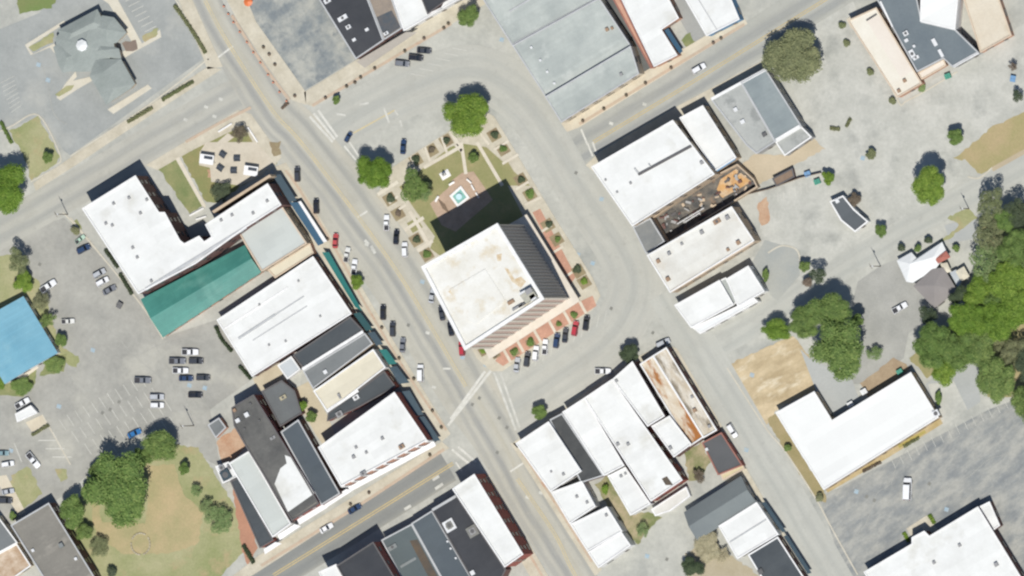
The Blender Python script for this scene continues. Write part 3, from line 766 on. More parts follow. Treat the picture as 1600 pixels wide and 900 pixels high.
sheet('pavement', [(150, -8), (180, -8), (222, 68), (250, 46), (252, 58), (212, 80), (192, 92), (180, 86), (210, 72), (170, 6)], surf('bank_walk', (226, 219, 202), (214, 206, 188), .2, fine=.08), 3)
raised('pavement', [(168, 171), (231, 132), (237, 138), (177, 178)], surf('bank_walk', (0, 0, 0)), .15)
for pl in ([(39, 70), (100, 32), (102, 36), (44, 74), (52, 84), (84, 68), (92, 78), (86, 84), (78, 74), (48, 86)], [(88, 152), (104, 128), (118, 112), (120, 120), (114, 126), (140, 120), (144, 126), (120, 140), (94, 157)]):
    raised('pavement', pl, surf('bank_walk', (0, 0, 0)), .13)
sheet('lawn', [(44, 74), (82, 51), (84, 66), (50, 81)], grass_t, 4)
sheet('lawn', [(222, 56), (246, 44), (248, 54), (226, 66)], grass_t, 4)
on_walk('lawn', [(86, 148), (104, 134), (116, 133), (112, 140), (92, 151)], grass_t, 1)
sheet('bare_ground', [(192, 66), (214, 62), (214, 78), (196, 80)], surf('bank_bed', (150, 132, 122), (138, 122, 112), .3, fine=.1), 5)

# --- big white L west of main street
building('commercial_building', 'large brick block with L-shaped white roof by the corner garden', 'building',
    [B([(128.5, 326), (211.5, 274.5), (248, 332), (257, 332), (281, 376), (288, 381), (311, 369), (319, 378), (331, 370), (321, 351), (418, 287), (439, 320), (384, 355), (306, 411), (216, 459)], 12.2, white, w_brown, c_white, .4)],
    vents=[(201, 309), (177, 318), (229, 312), (219, 333), (165, 349), (175, 352), (207, 387), (214, 402), (236, 439), (345, 344), (362, 336), (395, 333), (417, 314)],
    ridges=[((228, 452), (385, 355), .9, .35, c_grey)])
gw = MB(); gw.prism(ccw(P2([(331, 330), (421, 272.5), (424, 275.5), (334, 333)], 9.4)), 0, 9.4)
single('garden_wall', gw, w_tan, 'tan brick wall closing the corner garden along the white block', 'wall')
building('commercial_building', 'pale grey flat roof joining the white block and green metal roof', 'building',
    [B([(384, 382), (374, 364), (440, 322), (479, 380), (409, 424)], 7.0, palem, w_tan, c_tan, .4)],
    awnings=[([(452, 316), (497, 384), (506, 380), (466, 316)], 3.1, 3.6, blueaw), ([(461, 317), (502, 380), (511, 377), (470, 314)], 2.9, 3.05, whiteaw),
             ([(426, 274), (452, 316), (464, 313), (438, 272)], 3.2, 3.9, slateaw)])  # last awning's dark slate stands for the navy shadow along this wall
building('warehouse_building', 'long low building with green metal gable roof beside the rear lot', 'building',
    [B([(222, 468), (382, 385), (406, 425), (255, 525)], 4.4, greenm, w_pink, kind='gable', rise=1.5, axis=None)])
building('shop_building', 'narrow cream and brick strip roof between green roof and ridged white roof', 'building',
    [B([(418, 421), (484, 380), (490, 396), (430, 434)], 3.4, cream_r, w_pink, c_tan, .3)], windows=False)
building('commercial_building', 'big white roof with three low ridges beside the teal street awning', 'building',
    [B([(339, 500), (489, 401), (549, 490), (394, 588)], 5.6, white, w_brown, c_white, .3)],
    vents=[(466, 439, .6), (405, 476, .6), (500, 494, .6), (446, 533, .6), (420, 539, .6)],
    ridges=[((373, 529), (430, 492), .7, .35, c_grey), ((395, 532), (480, 478), .35, .12, c_grey), ((350, 514), (450, 449), .5, .18, c_white), ((430, 492), (475, 463), .4, .2, c_grey)],
    awnings=[([(503, 394), (555, 480), (566, 486), (514, 394)], 2.9, 3.6, teal)])

# --- row of narrow shops down main street
building('shop_building', 'dark slate shop roof edged in white just below the ridged white roof', 'building',
    [B([(458, 555), (547, 495), (567, 516), (474, 575)], 5.2, dslate, w_brown, c_dark, .25)],
    ridges=[((473, 577), (568, 518), .9, .5, c_white)], awnings=[([(552, 490), (572, 517), (583, 515), (563, 488)], 2.9, 3.5, tealdark)])
building('shop_building', 'small pale blue lean-to roof behind the slate shops', 'building', [B([(434, 571), (455, 557), (469, 577), (449, 592)], 3.6, paleblue, w_white, c_white, .2)], windows=False)
building('shop_building', 'mid grey shop roof between white parapet and cream roof', 'building',
    [B([(474, 580), (570, 521), (582, 537), (489, 607)], 4.6, midg, w_tan, c_grey, .3)], units=[(508, 581, 1.2, 1.2, .8, unit_l)],
    awnings=[([(574, 520), (588, 540), (599, 538), (585, 518)], 2.9, 3.5, slateaw)])
building('shop_building', 'cream coated shop roof in the row below the slate shops', 'building',
    [B([(490, 611), (583, 546), (602, 574), (512, 644)], 5.4, cream_r, w_white, c_white, .4)], vents=[(529, 617, .8), (531, 621, .7)],
    ridges=[((513, 641), (560, 610), .9, .3, c_white)], awnings=[([(592, 546), (608, 570), (620, 568), (604, 546)], 2.9, 3.5, teal)])
building('shop_building', 'dark grey shop roof squeezed between cream roof and corner white roof', 'building',
    [B([(513, 645), (600, 580), (618, 604), (560, 636), (511, 658)], 4.4, dslate, w_red, c_dark, .3)], units=[(556, 621, 2.0, 1.4, .9, unit_l), (530, 647, 2.2, 1.8, .8, unit_g)],
    awnings=[([(607, 574), (624, 600), (640, 598), (620, 572)], 2.9, 3.6, slateaw)])
corner = building('commercial_building', 'two-storey white-roofed corner block with orange brick street front', 'building',
    [B([(497.5, 699), (616, 613), (667, 688), (533, 760)], 9.6, white, w_red, c_white, .5)],
    vents=[(572, 707), (552, 714, 1.0), (556, 699), (597, 685, .9)], units=[(627, 698, 1.8, 1.2, 1.0, unit_b), (567, 740, 2.0, 1.2, 1.0, unit_g)], windows=False,
    awnings=[([(626, 612), (650, 650), (662, 648), (640, 610)], 3.0, 3.7, slateaw), ([(651, 652), (676, 690), (688, 688), (663, 650)], 3.0, 3.7, slateaw)])

# --- lower left cluster of old blocks
building('old_building', 'charcoal tar roof with a ragged white coated end', 'building',
    [B([(362, 637), (396, 617), (455, 713), (498, 787), (456, 813), (386, 700), (366, 665)], 8.0, tar_r, w_red, c_dark, .35)],
    patches=[([(438, 732), (448, 724), (445, 711), (458, 716), (491, 771), (450, 800), (429, 756)], white, .05), ([(459, 808), (494, 784), (497, 788), (458, 812)], weath, .04)],
    units=[(385, 648, 1.4, 1.4, 1.0, unit_l), (371, 657, 1.4, 1.2, 1.0, unit_l), (366, 641, 1.0, 1.0, .8, unit_b), (426, 684, 1.8, .9, .5, unit_g)], vents=[(391, 631, .7, unit_d), (405, 657, .6, unit_d), (382, 670, .6, unit_d)])
building('old_building', 'grey square roof beside the leafy alley', 'building',
    [B([(409, 611.5), (440, 594.5), (460, 611), (471, 645.5), (438, 666)], 4.2, surf('grey_felt', (118, 122, 124), (108, 111, 114), .1, fine=.1, third=((134, 134, 126), .2, .6, .8)), w_brown, c_dark, .3)], units=[(442, 621, 2.2, 1.2, .6, surf('tan_unit', (196, 186, 156)))])
building('old_building', 'long narrow blue-grey roof with pale east parapet', 'building',
    [B([(439, 675), (466, 656), (531, 771), (502, 789)], 6.0, slate, w_brown, c_grey, .3)],
    awnings=[([(506, 786), (541, 764), (552, 766), (509, 794)], 3.4, 3.5, whiteaw)])
building('old_building', 'pale grey sheeted roof with white side parapet', 'building',
    [B([(358, 724), (389, 705), (454, 818), (426, 839)], 5.6, palem, w_white, c_white, .5)],
    awnings=[([(434, 836), (460, 819), (470, 822), (437, 844)], 3.4, 3.5, whiteaw), ([(464, 812), (504, 788), (512, 793), (468, 820)], 3.4, 3.5, whiteaw)])
building('old_building', 'narrow dark slate roof next to the brick yard', 'building',
    [B([(360, 752), (373, 746), (427, 844), (406, 856)], 4.2, dslate, w_red, c_dark, .3)],
    awnings=[([(412, 858), (430, 847), (440, 849), (414, 866)], 3.0, 3.1, whiteaw)])
building('plant_room', 'small roof crowded with grey cooling units at the yard corner', 'building',
    [B([(337, 729), (357, 722), (371, 745), (348, 755)], 3.6, unit_l, w_grey, c_white, .3)], units=[(352, 742, 3.0, 3.0, 1.2, surf('teal_unit', (74, 92, 104))), (346, 731, 1.6, 1.6, 1.0, unit_g), (359, 729, 1.6, 1.6, 1.0, unit_g)], windows=False)
building('shed', 'little grey shed on the rear lot edge with brick patio below it', 'shed', [B([(325, 664), (342, 653), (353, 668), (337, 684)], 3.0, midg, w_pink, c_grey, .2)], windows=False)

# --- block across the lower street
building('commercial_building', 'tall white strip roof with dark red side wall on the lower corner', 'building',
    [B([(707, 764), (741, 741), (817, 866), (788.6, 886)], 11.6, white, w_red, c_white, .5)])
building('commercial_building', 'black roof with two square white skylight curbs', 'building',
    [B([(675, 797), (713, 774), (790, 890), (765, 940), (755, 935)], 6.4, black, w_brown, c_dark, .3)], ridges=[((676, 797), (713, 775), .8, .5, c_grey)],
    units=[(702, 821, 3.6, 3.6, .5, unit_l), (702, 821, 2.0, 2.0, .9, surf('skylight', (148, 148, 142))), (738, 830, 3.4, 3.4, .5, surf('skylight_curb', (150, 150, 146))), (738, 830, 2.0, 2.0, .8, unit_g), (738, 895, 1.4, 1.4, .8, unit_l)],
    vents=[(699, 846, .6, unit_l), (704, 857, .6, unit_l), (712, 872, .6, unit_l)])
building('commercial_building', 'smooth slate roof adjoining the skylight roof', 'building',
    [B([(643, 818), (675, 798), (760, 944), (726, 968)], 6.0, slate, w_brown, c_grey, .25)])
building('commercial_building', 'slate roof with long brown drain stain', 'building',
    [B([(596, 844), (643, 819), (726, 968), (680, 1000)], 5.6, surf('green_slate', (104, 115, 118), (96, 107, 112), .08, fine=.07), w_brown, c_grey, .25)],
    patches=[([(640, 845), (652, 843), (690, 912), (678, 918)], surf('brown_stain', (112, 96, 80), (94, 88, 82), .4), .03)], units=[(613, 855, 3, 1.4, .5, surf('pale_patch', (148, 154, 156)))], ridges=[((626, 886), (650, 872), .8, .15, surf('pale_patch', (0, 0, 0)))])
building('commercial_building', 'dark roof with pinkish parapet at the bottom edge', 'building',
    [B([(526, 884), (583, 847), (660, 975), (600, 1012)], 12.4, black, w_red, c_dark, .6)])
building('commercial_building', 'sliver of white roof at the bottom edge by the dark roof', 'building',
    [B([(498, 894), (525, 882), (560, 940), (530, 958)], 11.6, white, w_white, c_white, .4)])

# --- block between the square and the back lane
building('shop_building', 'white corner shop roof facing the crossing', 'building', [B([(806, 693), (857, 659), (908, 736), (860, 768)], 7.0, white, w_white, c_white, .4)], vents=[(861, 737, .6), (880, 741, .8)])
building('shop_building', 'sunken charcoal strip roof between two white shops', 'building', [B([(859, 656), (878, 646), (943, 743), (908, 754)], 5.6, char, w_brown, c_grey, .3)], windows=False)
building('shop_building', 'white strip roof next to the sunken charcoal roof', 'building', [B([(879, 644), (913, 622), (975, 727), (944, 743)], 6.8, white, w_white, c_white, .35)])
building('shop_building', 'lower white roof behind the strip shops with weedy yard beside it', 'building', [B([(950, 744), (977, 730), (1016, 787), (985, 805)], 5.4, white, w_white, c_white, .35)], vents=[(970, 744, .8), (977, 740, .7)])
building('commercial_building', 'widest white roof of the square block with red brick rear', 'building',
    [B([(913, 622), (956, 593), (1066, 750), (1017, 783)], 7.2, white, w_red, c_white, .4)], vents=[(965, 694, .9), (981, 694, .9)],
    patches=[([(1034, 748), (1042, 744), (1052, 758), (1040, 758)], surf('brown_stain', (0, 0, 0)), .03)], ridges=[((1024, 778), (1064, 752), .6, .35, c_red)])
building('shop_building', 'white roof stepped beside the rust-stained roof', 'building', [B([(957, 593), (988, 565), (1038, 650), (1012, 666)], 7.6, white, w_brown, c_white, .4)], vents=[(963, 595, .8)])
building('shop_building', 'short white roof with skylight behind the stepped roof', 'building', [B([(1018, 666), (1046, 650), (1080, 694), (1053, 714)], 6.4, white, w_brown, c_white, .4)], vents=[(1047, 700, 1.0)])
building('commercial_building', 'rust-stained tan roof split by a white parapet', 'building',
    [B([(1000, 569), (1020, 556), (1099, 683), (1078, 697)], 5.0, stain, w_brown, c_white, .5), B([(1020, 556), (1041, 543), (1120, 672), (1099, 684)], 5.3, surf('stained_roof_pale', (234, 228, 217), (206, 190, 166), .3, .35, .6, fine=.14, third=((150, 138, 120), .2, .52, .64), stretch=(1.6, .5, 1)), w_brown, c_white, .5)],
    vents=[(1085, 641, 1.1, unit_b), (1108, 666, .9), (1081, 620, .8)])
building('shop_building', 'plain dark grey roof with red brick lane wall', 'building', [B([(1097, 692), (1127, 676), (1160, 727), (1122, 742)], 3.8, surf('dark_grey_felt', (104, 105, 108), (96, 98, 101), .1, fine=.06), w_red, c_red, .3)], vents=[(1104, 702, .9, unit_l)])
building('carport', 'low white carport roof behind the red brick rear', 'carport', [B([(1018, 796), (1072, 761), (1078, 775), (1047, 798), (1034, 802), (1024, 806)], 2.8, white2, w_white, c_white, .1)], windows=False)
building('wall_shed', 'narrow yellow-cream lean-to across the lane yard', 'shed', [B([(1126, 742), (1160, 726), (1163, 732), (1130, 750)], 2.6, surf('yellow_cream', (232, 220, 174)), w_cream, c_tan, .1)], windows=False)
building('warehouse_building', 'slate gable roof with paler lower slope by the lane', 'building', [B([(1070.5, 801), (1157, 746), (1181, 786), (1090, 842)], 4.2, surf('slate_shed', (132, 140, 142), (122, 130, 134), .08, fine=.06), w_grey, kind='gable', rise=2.2, axis=None)])
building('warehouse_building', 'bright white ridged roof by the lane below the slate gable', 'building', [B([(1123, 822), (1182, 785), (1216, 835), (1152, 873)], 4.6, white, w_white, c_white, .3)], ridges=[((1141, 847), (1200, 810), .4, .25, c_grey)],
    awnings=[([(1190, 785), (1222, 832), (1228, 830), (1196, 784)], 2.8, 3.3, slateaw)])
building('warehouse_building', 'flat slate roof at the bottom of the lane', 'building', [B([(1169, 867), (1215, 839), (1290, 955), (1240, 985)], 4.6, dslate, w_brown, c_white, .3)], units=[(1188, 893, 1.6, 1.6, .8, unit_d)],
    awnings=[([(1224, 838), (1262, 897), (1268, 895), (1230, 836)], 2.8, 3.3, slateaw)])
building('shop_building', 'white shop roof on main street with two vents, nearest the corner shop', 'building', [B([(861, 769), (909, 752), (930, 791), (890, 818)], 6.2, white, w_white, c_white, .35)], vents=[(901, 776, .8), (917, 785, .8)])
building('shop_building', 'broad white main street roof with a single vent and long east wall', 'building', [B([(891, 819), (948, 792), (972, 830), (918, 861)], 6.2, white, w_white, c_white, .35)], vents=[(947, 805, .8)])
building('shop_building', 'last white main street roof before the gravel yard', 'building', [B([(919, 863), (971, 832), (985, 852), (935, 887)], 6.0, white, w_white, c_white, .35)])

# --- east of the lane
building('commercial_building', 'huge plain white L-shaped roof between dirt lot and patched asphalt lot', 'building', [B([(1212, 645), (1272, 612), (1300, 657), (1423, 582), (1466, 652), (1287, 765)], 5.2, surf('blank_white_membrane', (249, 250, 250), (243, 244, 244), .06, fine=.03, seam=(20, 3, .965, .06), rough=.7), w_tan, c_white, .3)],
    units=[(1462, 646, 2, 2, 1, unit_l)])
building('commercial_building', 'big white roof with notched entrance porch on the patched lot', 'building',
    [B([(1350, 894), (1425, 850), (1425, 840), (1444, 830), (1452, 838), (1528, 792), (1600, 910), (1480, 985), (1400, 975)], 6.0, white, w_brown, c_white, .4), B([(1530, 792), (1546, 784), (1562, 821), (1548, 831)], 4.4, white, w_brown, c_white, .3)],
    vents=[(1499, 852, .9), (1459, 879, .9), (1556, 882, 1.2)])
raised('pavement', [(1416, 826), (1448, 805), (1466, 828), (1450, 838), (1440, 824), (1424, 838)], walk, .13)

# --- right of the square
building('commercial_building', 'wide twin white roof facing the square below the upper street', 'building', [B([(924, 261), (1051, 188), (1082, 228), (1116, 272), (988, 353)], 10.6, white, w_tan, c_white, .4)],
    ridges=[((998, 273), (1081, 228), .7, .6, c_dark), ((992, 263), (1000, 274), .5, .5, c_grey), ((1014, 256), (1018, 262), .4, .5, c_grey)], vents=[(946, 281, .6), (985, 286, .7), (964, 300, .6), (1096, 254, 1.0)])
building('commercial_building', 'smaller white roof with blue rear trim beside the sheet metal building', 'building', [B([(1062, 184), (1098, 165), (1150, 246), (1117, 267)], 6.6, white, w_tan, c_white, .35)],
    ridges=[((1120, 267), (1149, 248), .5, .2, w_blue)])
building('warehouse_building', 'grey patched roof with blue-grey metal slope and white end parapets', 'building',
    [B([(1111, 155), (1158, 129), (1211, 221), (1182, 240), (1166, 226)], 6.4, surf('grey_patchwork', (192, 194, 191), (176, 179, 177), .12, .35, .65, fine=.1, third=((158, 161, 160), .16, .52, .62)), w_grey, c_grey, .3),
     B([(1158, 129), (1196, 108), (1252, 197), (1211, 221)], 6.8, bluem, w_grey, c_grey, .2), B([(1212, 222), (1252, 198), (1268, 214), (1226, 243)], 5.2, surf('grey_patchwork', (0, 0, 0)), w_grey, c_white, .3)],
    ridges=[((1112, 155), (1196, 109), .9, .5, c_white), ((1213, 219), (1250, 197), 1.0, .4, c_white)], units=[(1149, 171, 1.2, 1.2, .8, unit_l), (1160, 190, 1.4, 1.2, .8, unit_l), (1194, 210, 1.4, 1.2, .8, unit_d)])
ruin = building('old_building', 'grey flat shop roof fronting the burnt-out shell', 'building', [B([(989, 355), (1016, 341), (1038, 377), (1010, 397)], 6.0, surf('grey_worn_felt', (128, 132, 134), (150, 151, 149), .15, fine=.12), w_grey, c_grey, .3)])
rp = [(1018, 340), (1117, 274), (1152, 256), (1178, 280), (1184, 292), (1042, 380)]
rw = MB(); pw = ccw(P2(rp, 3.4)); iw = inset(pw, .4); n = len(pw)
rroot = empty('ruined_building', (pw[0].x, pw[0].y, 0), 'roofless burnt-out shell with rubble and orange clay inside', 'ruin')
rw.add([(q.x, q.y, 0) for q in pw]+[(q.x, q.y, 3.4) for q in pw]+[(q.x, q.y, 3.4) for q in iw]+[(q.x, q.y, .3) for q in iw],
       [f for i in range(n) for f in ((i, (i+1) % n, n+(i+1) % n, n+i), (n+i, n+(i+1) % n, 2*n+(i+1) % n, 2*n+i), (2*n+i, 2*n+(i+1) % n, 3*n+(i+1) % n, 3*n+i))])
part('wall', rw, w_tan, rroot)
fl = MB(); fl.face([(q.x, q.y, .3) for q in iw]); part('floor', fl, debris, rroot)
fl = MB(); fl.face([(q.x, q.y, .34) for q in ccw(P2([(1120, 296), (1126, 280), (1150, 264), (1174, 284), (1128, 310)], .34))]); part('clay_floor', fl, surf('orange_clay', (232, 178, 112), (216, 166, 112), .3, .35, .6, fine=.18, third=((224, 206, 178), .2, .46, .64), rough=1), rroot)
random.seed(11)
for k in range(70):
    t = random.random(); s = random.uniform(-.8, .8)
    x = 1035+t*135+s*12; y = 358-t*82+s*16
    c = G(x, y, .3)
    if inside(c.to_2d(), inset(pw, 1.0)):
        d = MB(); d.box((c.x, c.y, .3), random.uniform(.4, 1.9), random.uniform(.3, .9), random.uniform(.2, .9), random.uniform(0, 3)); part('rubble', d, random.choice([w_tan, w_grey, w_grey, w_brown, c_dark, c_dark, w_brown]), rroot)
for a, b in (((1058, 350), (1100, 325)), ((1072, 346), (1094, 332))):
    A, Bp = G(*a, 2.4), G(*b, 2.4); d = MB(); d.tube(A, Bp, .18, .18, 6); part('beam', d, unit_l, rroot)
FOOT.append((pw, 3.4, rroot))
building('commercial_building', 'spotted white roof with rusty vents beside the burnt-out shell', 'building', [B([(1011, 399), (1143, 323), (1178, 376), (1047, 457)], 8.6, white2, w_tan, c_white, .4)],
    vents=[(1096, 363, 1.1, unit_g), (1136, 340, 1.2, unit_g), (1153, 379, 1.2, unit_b), (1137, 390, .9, unit_b), (1028, 408, 1.1, unit_b), (1043, 436, 1.2, unit_b), (1065, 381, .8, unit_g), (1045, 396, 1.0, unit_g)],
    units=[(1120, 346, 2.4, 1.4, .6, unit_b)], ridges=[((1050, 455), (1177, 378), .8, .3, c_tan)])
building('shop_building', 'pair of small white roofs split by a grey valley', 'building',
    [B([(1054, 477), (1124, 438), (1146, 476), (1080, 512)], 5.8, white, w_white, c_white, .3), B([(1125, 438), (1134, 434), (1154, 470), (1146, 476)], 4.8, surf('valley_grey', (186, 192, 190)), w_grey, c_white, .1), B([(1135, 436), (1169, 415.6), (1194, 455), (1153, 479)], 5.8, white, w_white, c_white, .3), B([(1082, 512), (1178, 466), (1184, 471), (1094, 521)], 4.6, whitem, w_white, c_white, .15)])
kiosk = building('drive_in_kiosk', 'slim dark roof with thick white rim on the pale lot', 'kiosk', [B([(1297, 315), (1317, 306), (1334, 327), (1356, 346), (1336, 362), (1314, 344)], 3.4, surf('kiosk_felt', (104, 110, 116), (96, 102, 108), .2, fine=.06), w_white, c_white, .4)], units=[(1308, 314, 1.2, 1.2, .7, unit_l)])

# --- top middle
building('commercial_building', 'black flat roof with scattered white units by the vacant asphalt lot', 'building', [B([(487, -20), (552, -60), (599, 63), (556, 92)], 5.0, black, w_brown, c_grey, .4)],
    units=[(535, 28, 3.2, 1.4, .9, unit_l), (544, 42, 1.6, 1.2, .9, unit_l), (573, 46, 1.2, .9, .7, unit_l), (553, 62, 1.2, .9, .7, unit_l), (511, 1, 2.2, 1.4, .9, unit_l)],
    awnings=[([(557, 96), (634, 50), (652, 50), (570, 106)], 3.2, 3.3, surf('taupe_canopy', (192, 184, 174), (184, 176, 166)))])
building('commercial_building', 'gravel roof half tan and half dark between black and white roofs', 'building', [B([(553, -60), (592, -60), (628, 44), (600, 62)], 4.6, surf('gravel_mix', (172, 156, 140), (150, 138, 128), .2, fine=.16, fs=2), w_brown, c_grey, .35)],
    patches=[([(586, 28), (612, 16), (626, 42), (602, 58)], surf('dark_roof_patch', (84, 96, 108), (108, 104, 104), .3), .03)], units=[(603, 52, 1.6, 1.0, .8, unit_l)])  # patch is the darker part of the gravel roof
building('commercial_building', 'white roof touching the black square patch at the top edge', 'building', [B([(594, -60), (660, -70), (668, 22), (690, 12), (700, -8), (722, -4), (631, 48)], 5.4, white, w_white, c_white, .3)])
building('commercial_building', 'black pointed roof corner at the top edge', 'building', [B([(640, -50), (690, -70), (700, -2), (668, 22)], 6.6, black, w_brown, c_dark, .3)])
building('warehouse_building', 'very large galvanised metal roof in three stepped bays', 'building',
    [B([(744, -18), (880, -110), (936, -4), (800, 70)], 5.2, galv, w_cream, c_grey, .25), B([(801, 71), (936, -3), (985, 71), (852, 150)], 5.8, galv, w_cream, c_grey, .25), B([(852, 151), (985, 72), (998, 115), (877, 191)], 7.0, galv, w_cream, c_grey, .25)],
    ridges=[((796, 18), (860, -20), .5, .25, c_grey)], vents=[(844, 94, .7, unit_l), (855, 112, .7, unit_l), (866, 130, .7, unit_l), (830, 74, .7, unit_l), (970, 116, .9), (948, 46, 1.0, unit_b), (956, 44, .8, unit_b)])
building('commercial_building', 'white roof with salmon brick west edge by the dark alley', 'building',
    [B([(968, -8), (1030, -30), (1060, 28), (1033, 46), (1058, 86), (1022, 104)], 5.2, white, w_pink, c_white, .3), B([(954, -8), (966, -8), (1020, 105), (1017, 107)], 4.0, w_pink, w_pink, c_red, .2)],
    awnings=[([(1037, 48), (1062, 84), (1067, 80), (1044, 44)], 2.9, 3.4, blueaw)])  # blue awning stands in for the bluish wall in shade
building('commercial_building', 'white roof with low seam and blue side at the top edge', 'building', [B([(1060, -20), (1122, -50), (1155, 30), (1104, 56)], 5.8, white, w_blue, c_white, .3)], ridges=[((1086, -10), (1120, 46), .3, .12, c_grey)])  # plain blue on every wall of this block

# --- top right
building('commercial_building', 'cream roof with pinkish centre panel on the far upper street', 'building', [B([(1325, 32), (1369, 12), (1440, 130), (1402, 152)], 4.8, surf('cream_panel', (244, 238, 225), (236, 228, 212), .2, fine=.06), w_pink, c_tan, .3)],
    patches=[([(1354, 32), (1374, 24), (1426, 110), (1408, 122)], pink_r, .04)], vents=[(1413, 126, 1.0, unit_b), (1404, 142, 1.0, unit_b)], ridges=[((1354, 32), (1370, 22), .5, .3, c_dark)])
building('commercial_building', 'blue-grey roof with scattered small white units', 'building', [B([(1360, -20), (1420, -60), (1440, 34), (1492, 46), (1529, 82), (1489, 105), (1474, 91), (1433, 112)], 5.8, surf('blue_grey_felt', (126, 137, 144), (114, 126, 135), .12, .35, .65, fine=.09), w_grey, c_grey, .3)],
    units=[(1415, 52, 1.6, 1.4, .9, unit_l), (1416, 63, 1.2, 1.0, .7, unit_l), (1428, 72, .8, .8, .7, unit_l), (1425, 84, 1.6, 2.6, .6, unit_l), (1431, 90, 2.0, 1.0, .6, unit_l), (1460, 66, 1.2, 2.4, .6, unit_l), (1470, 83, 1.0, 2.6, .6, unit_l)], ridges=[((1376, 2), (1395, 42), .5, .4, c_white), ((1490, 104), (1529, 82), .8, .3, c_white)])
building('canopy_building', 'tall blank white canopy roof over the blue-grey roof', 'building', [B([(1440, -40), (1500, -40), (1492, 46), (1438, 33)], 7.4, surf('blank_white_membrane', (0, 0, 0)), w_white, c_white, .1)], windows=False)
building('commercial_building', 'plain tan gravel roof in the upper corner', 'building', [B([(1500, -20), (1548, -40), (1580, 55), (1532, 82)], 4.0, tan_r, w_pink, c_tan, .3)])
building('entrance_porch', 'small cream and salmon porch between cream and blue-grey roofs', 'porch', [B([(1434, 114), (1474, 92), (1478, 102), (1440, 124)], 3.2, pink_r, w_pink, c_tan, .2)], windows=False)

# --- cottage
building('house', 'cottage of white metal and brown-grey hip roofs near the dark trees', 'house',
    [dict(p=[(1401, 407), (1424, 394), (1432, 403), (1472, 378), (1480, 395), (1462, 420), (1426, 442), (1416, 440)], h=3.2, roof=whitem, wall=w_white, kind='hip', apex=[(1422, 412), (1458, 402)], rise=1.4),
     dict(p=[(1427, 447), (1456, 420), (1474, 418), (1496, 454), (1460, 482)], h=3.4, roof=browng, wall=w_white, kind='hip', apex=[(1460, 446)], rise=1.3),
     dict(p=[(1460, 404), (1478, 392), (1485, 402), (1466, 412)], h=4.0, roof=redroof, wall=w_white, kind='hip', apex=[(1472, 402)], rise=.6),
     dict(p=[(1469, 412), (1480, 410), (1486, 424), (1476, 428)], h=3.0, roof=cream_r, wall=w_white, kind='hip', apex=[(1478, 418)], rise=.5),
     dict(p=[(1484, 426), (1494, 421), (1502, 440), (1497, 450)], h=2.8, roof=paleblue, wall=w_white, kind='hip', apex=[(1494, 434)], rise=.4),
     dict(p=[(1493, 424), (1506, 416), (1515, 432), (1502, 440)], h=3.0, roof=cream_r, wall=w_white, kind='hip', apex=[(1504, 428)], rise=.5)], vents=[(1456, 448, .9, unit_g)])

# --- left edge
building('hall', 'hall with sky-blue metal gable roof at the frame edge', 'building', [B([(-45, 512), (36, 465), (88, 551), (8, 598)], 4.6, blue_r, w_white, kind='gable', rise=1.2, axis=None)])
sheet('pavement', [(24, 592), (56, 568), (60, 575), (34, 594)], walk2, 3)
building('commercial_building', 'weathered brown-grey flat roof with pale parapets by the dry lawn', 'building', [B([(17, 821), (76, 786), (150, 906), (95, 945)], 6.6, weath, w_brown, c_grey, .5)], vents=[(51, 860, .9, unit_l), (118, 873, .9, unit_l), (95, 852, 1.4, surf('pale_patch', (0, 0, 0)))])
building('shop_building', 'slate and cream roof corner at the frame edge beside the weathered roof', 'building', [B([(-30, 835), (-4, 806), (27, 848), (-10, 868)], 4.4, midg, w_cream, c_white, .3), B([(-30, 880), (26, 850), (48, 884), (-10, 925)], 3.2, surf('cream_deck', (226, 206, 184), (190, 160, 130), .2, .4, .6, fine=.12), w_cream, c_white, .3)])
building('shed', 'tiny white shed with cream slab at the left lot', 'shed', [B([(24, 647), (48, 634), (58, 645), (27, 659)], 2.6, white, w_white, c_white, .1)], windows=False)
sheet('pavement', [(40, 660), (66, 648), (74, 663), (50, 675)], surf('cream_walk', (0, 0, 0)), 3)

# --- the corner block's lit brick street front: piers and windows
def facade(root, a, b, h, bays, pier_m, win_m, z0=.6, cap=None, dep=.35, prefix=('pier', 'window')):
    e = (b-a); L = e.length; e.normalize(); nor = Vector((e.y, -e.x)); ang = math.atan2(e.y, e.x)
    w = L/bays
    for i in range(bays+1):
        q = a+e*min(max(i*w, .4), L-.4)+nor*(dep/2)
        mb = MB(); mb.box((q.x, q.y, 0), w*.30, dep, h-.3, ang); part(prefix[0], mb, pier_m, root)
    for i in range(bays):
        q = a+e*((i+.5)*w)+nor*.06
        mb = MB(); mb.box((q.x, q.y, z0), w*.62, .12, h-z0-.9, ang); part(prefix[1], mb, win_m, root)
ch = 10.1
fp = [G(x, y, ch).to_2d() for x, y in ((533, 760), (667, 688))]
facade(corner, fp[0], fp[1], 9.7, 8, w_white, w_pink, 3.6)
ca = MB(); e = (fp[1]-fp[0]).normalized(); nor = Vector((e.y, -e.x))
q = [fp[0]+nor*.36, fp[1]+nor*.36, fp[1]+nor*2.0, fp[0]+nor*2.0]
ca.prism(ccw(q), 3.1, 3.3, True); part('awning', ca, whiteaw, corner)
FRONT = fp

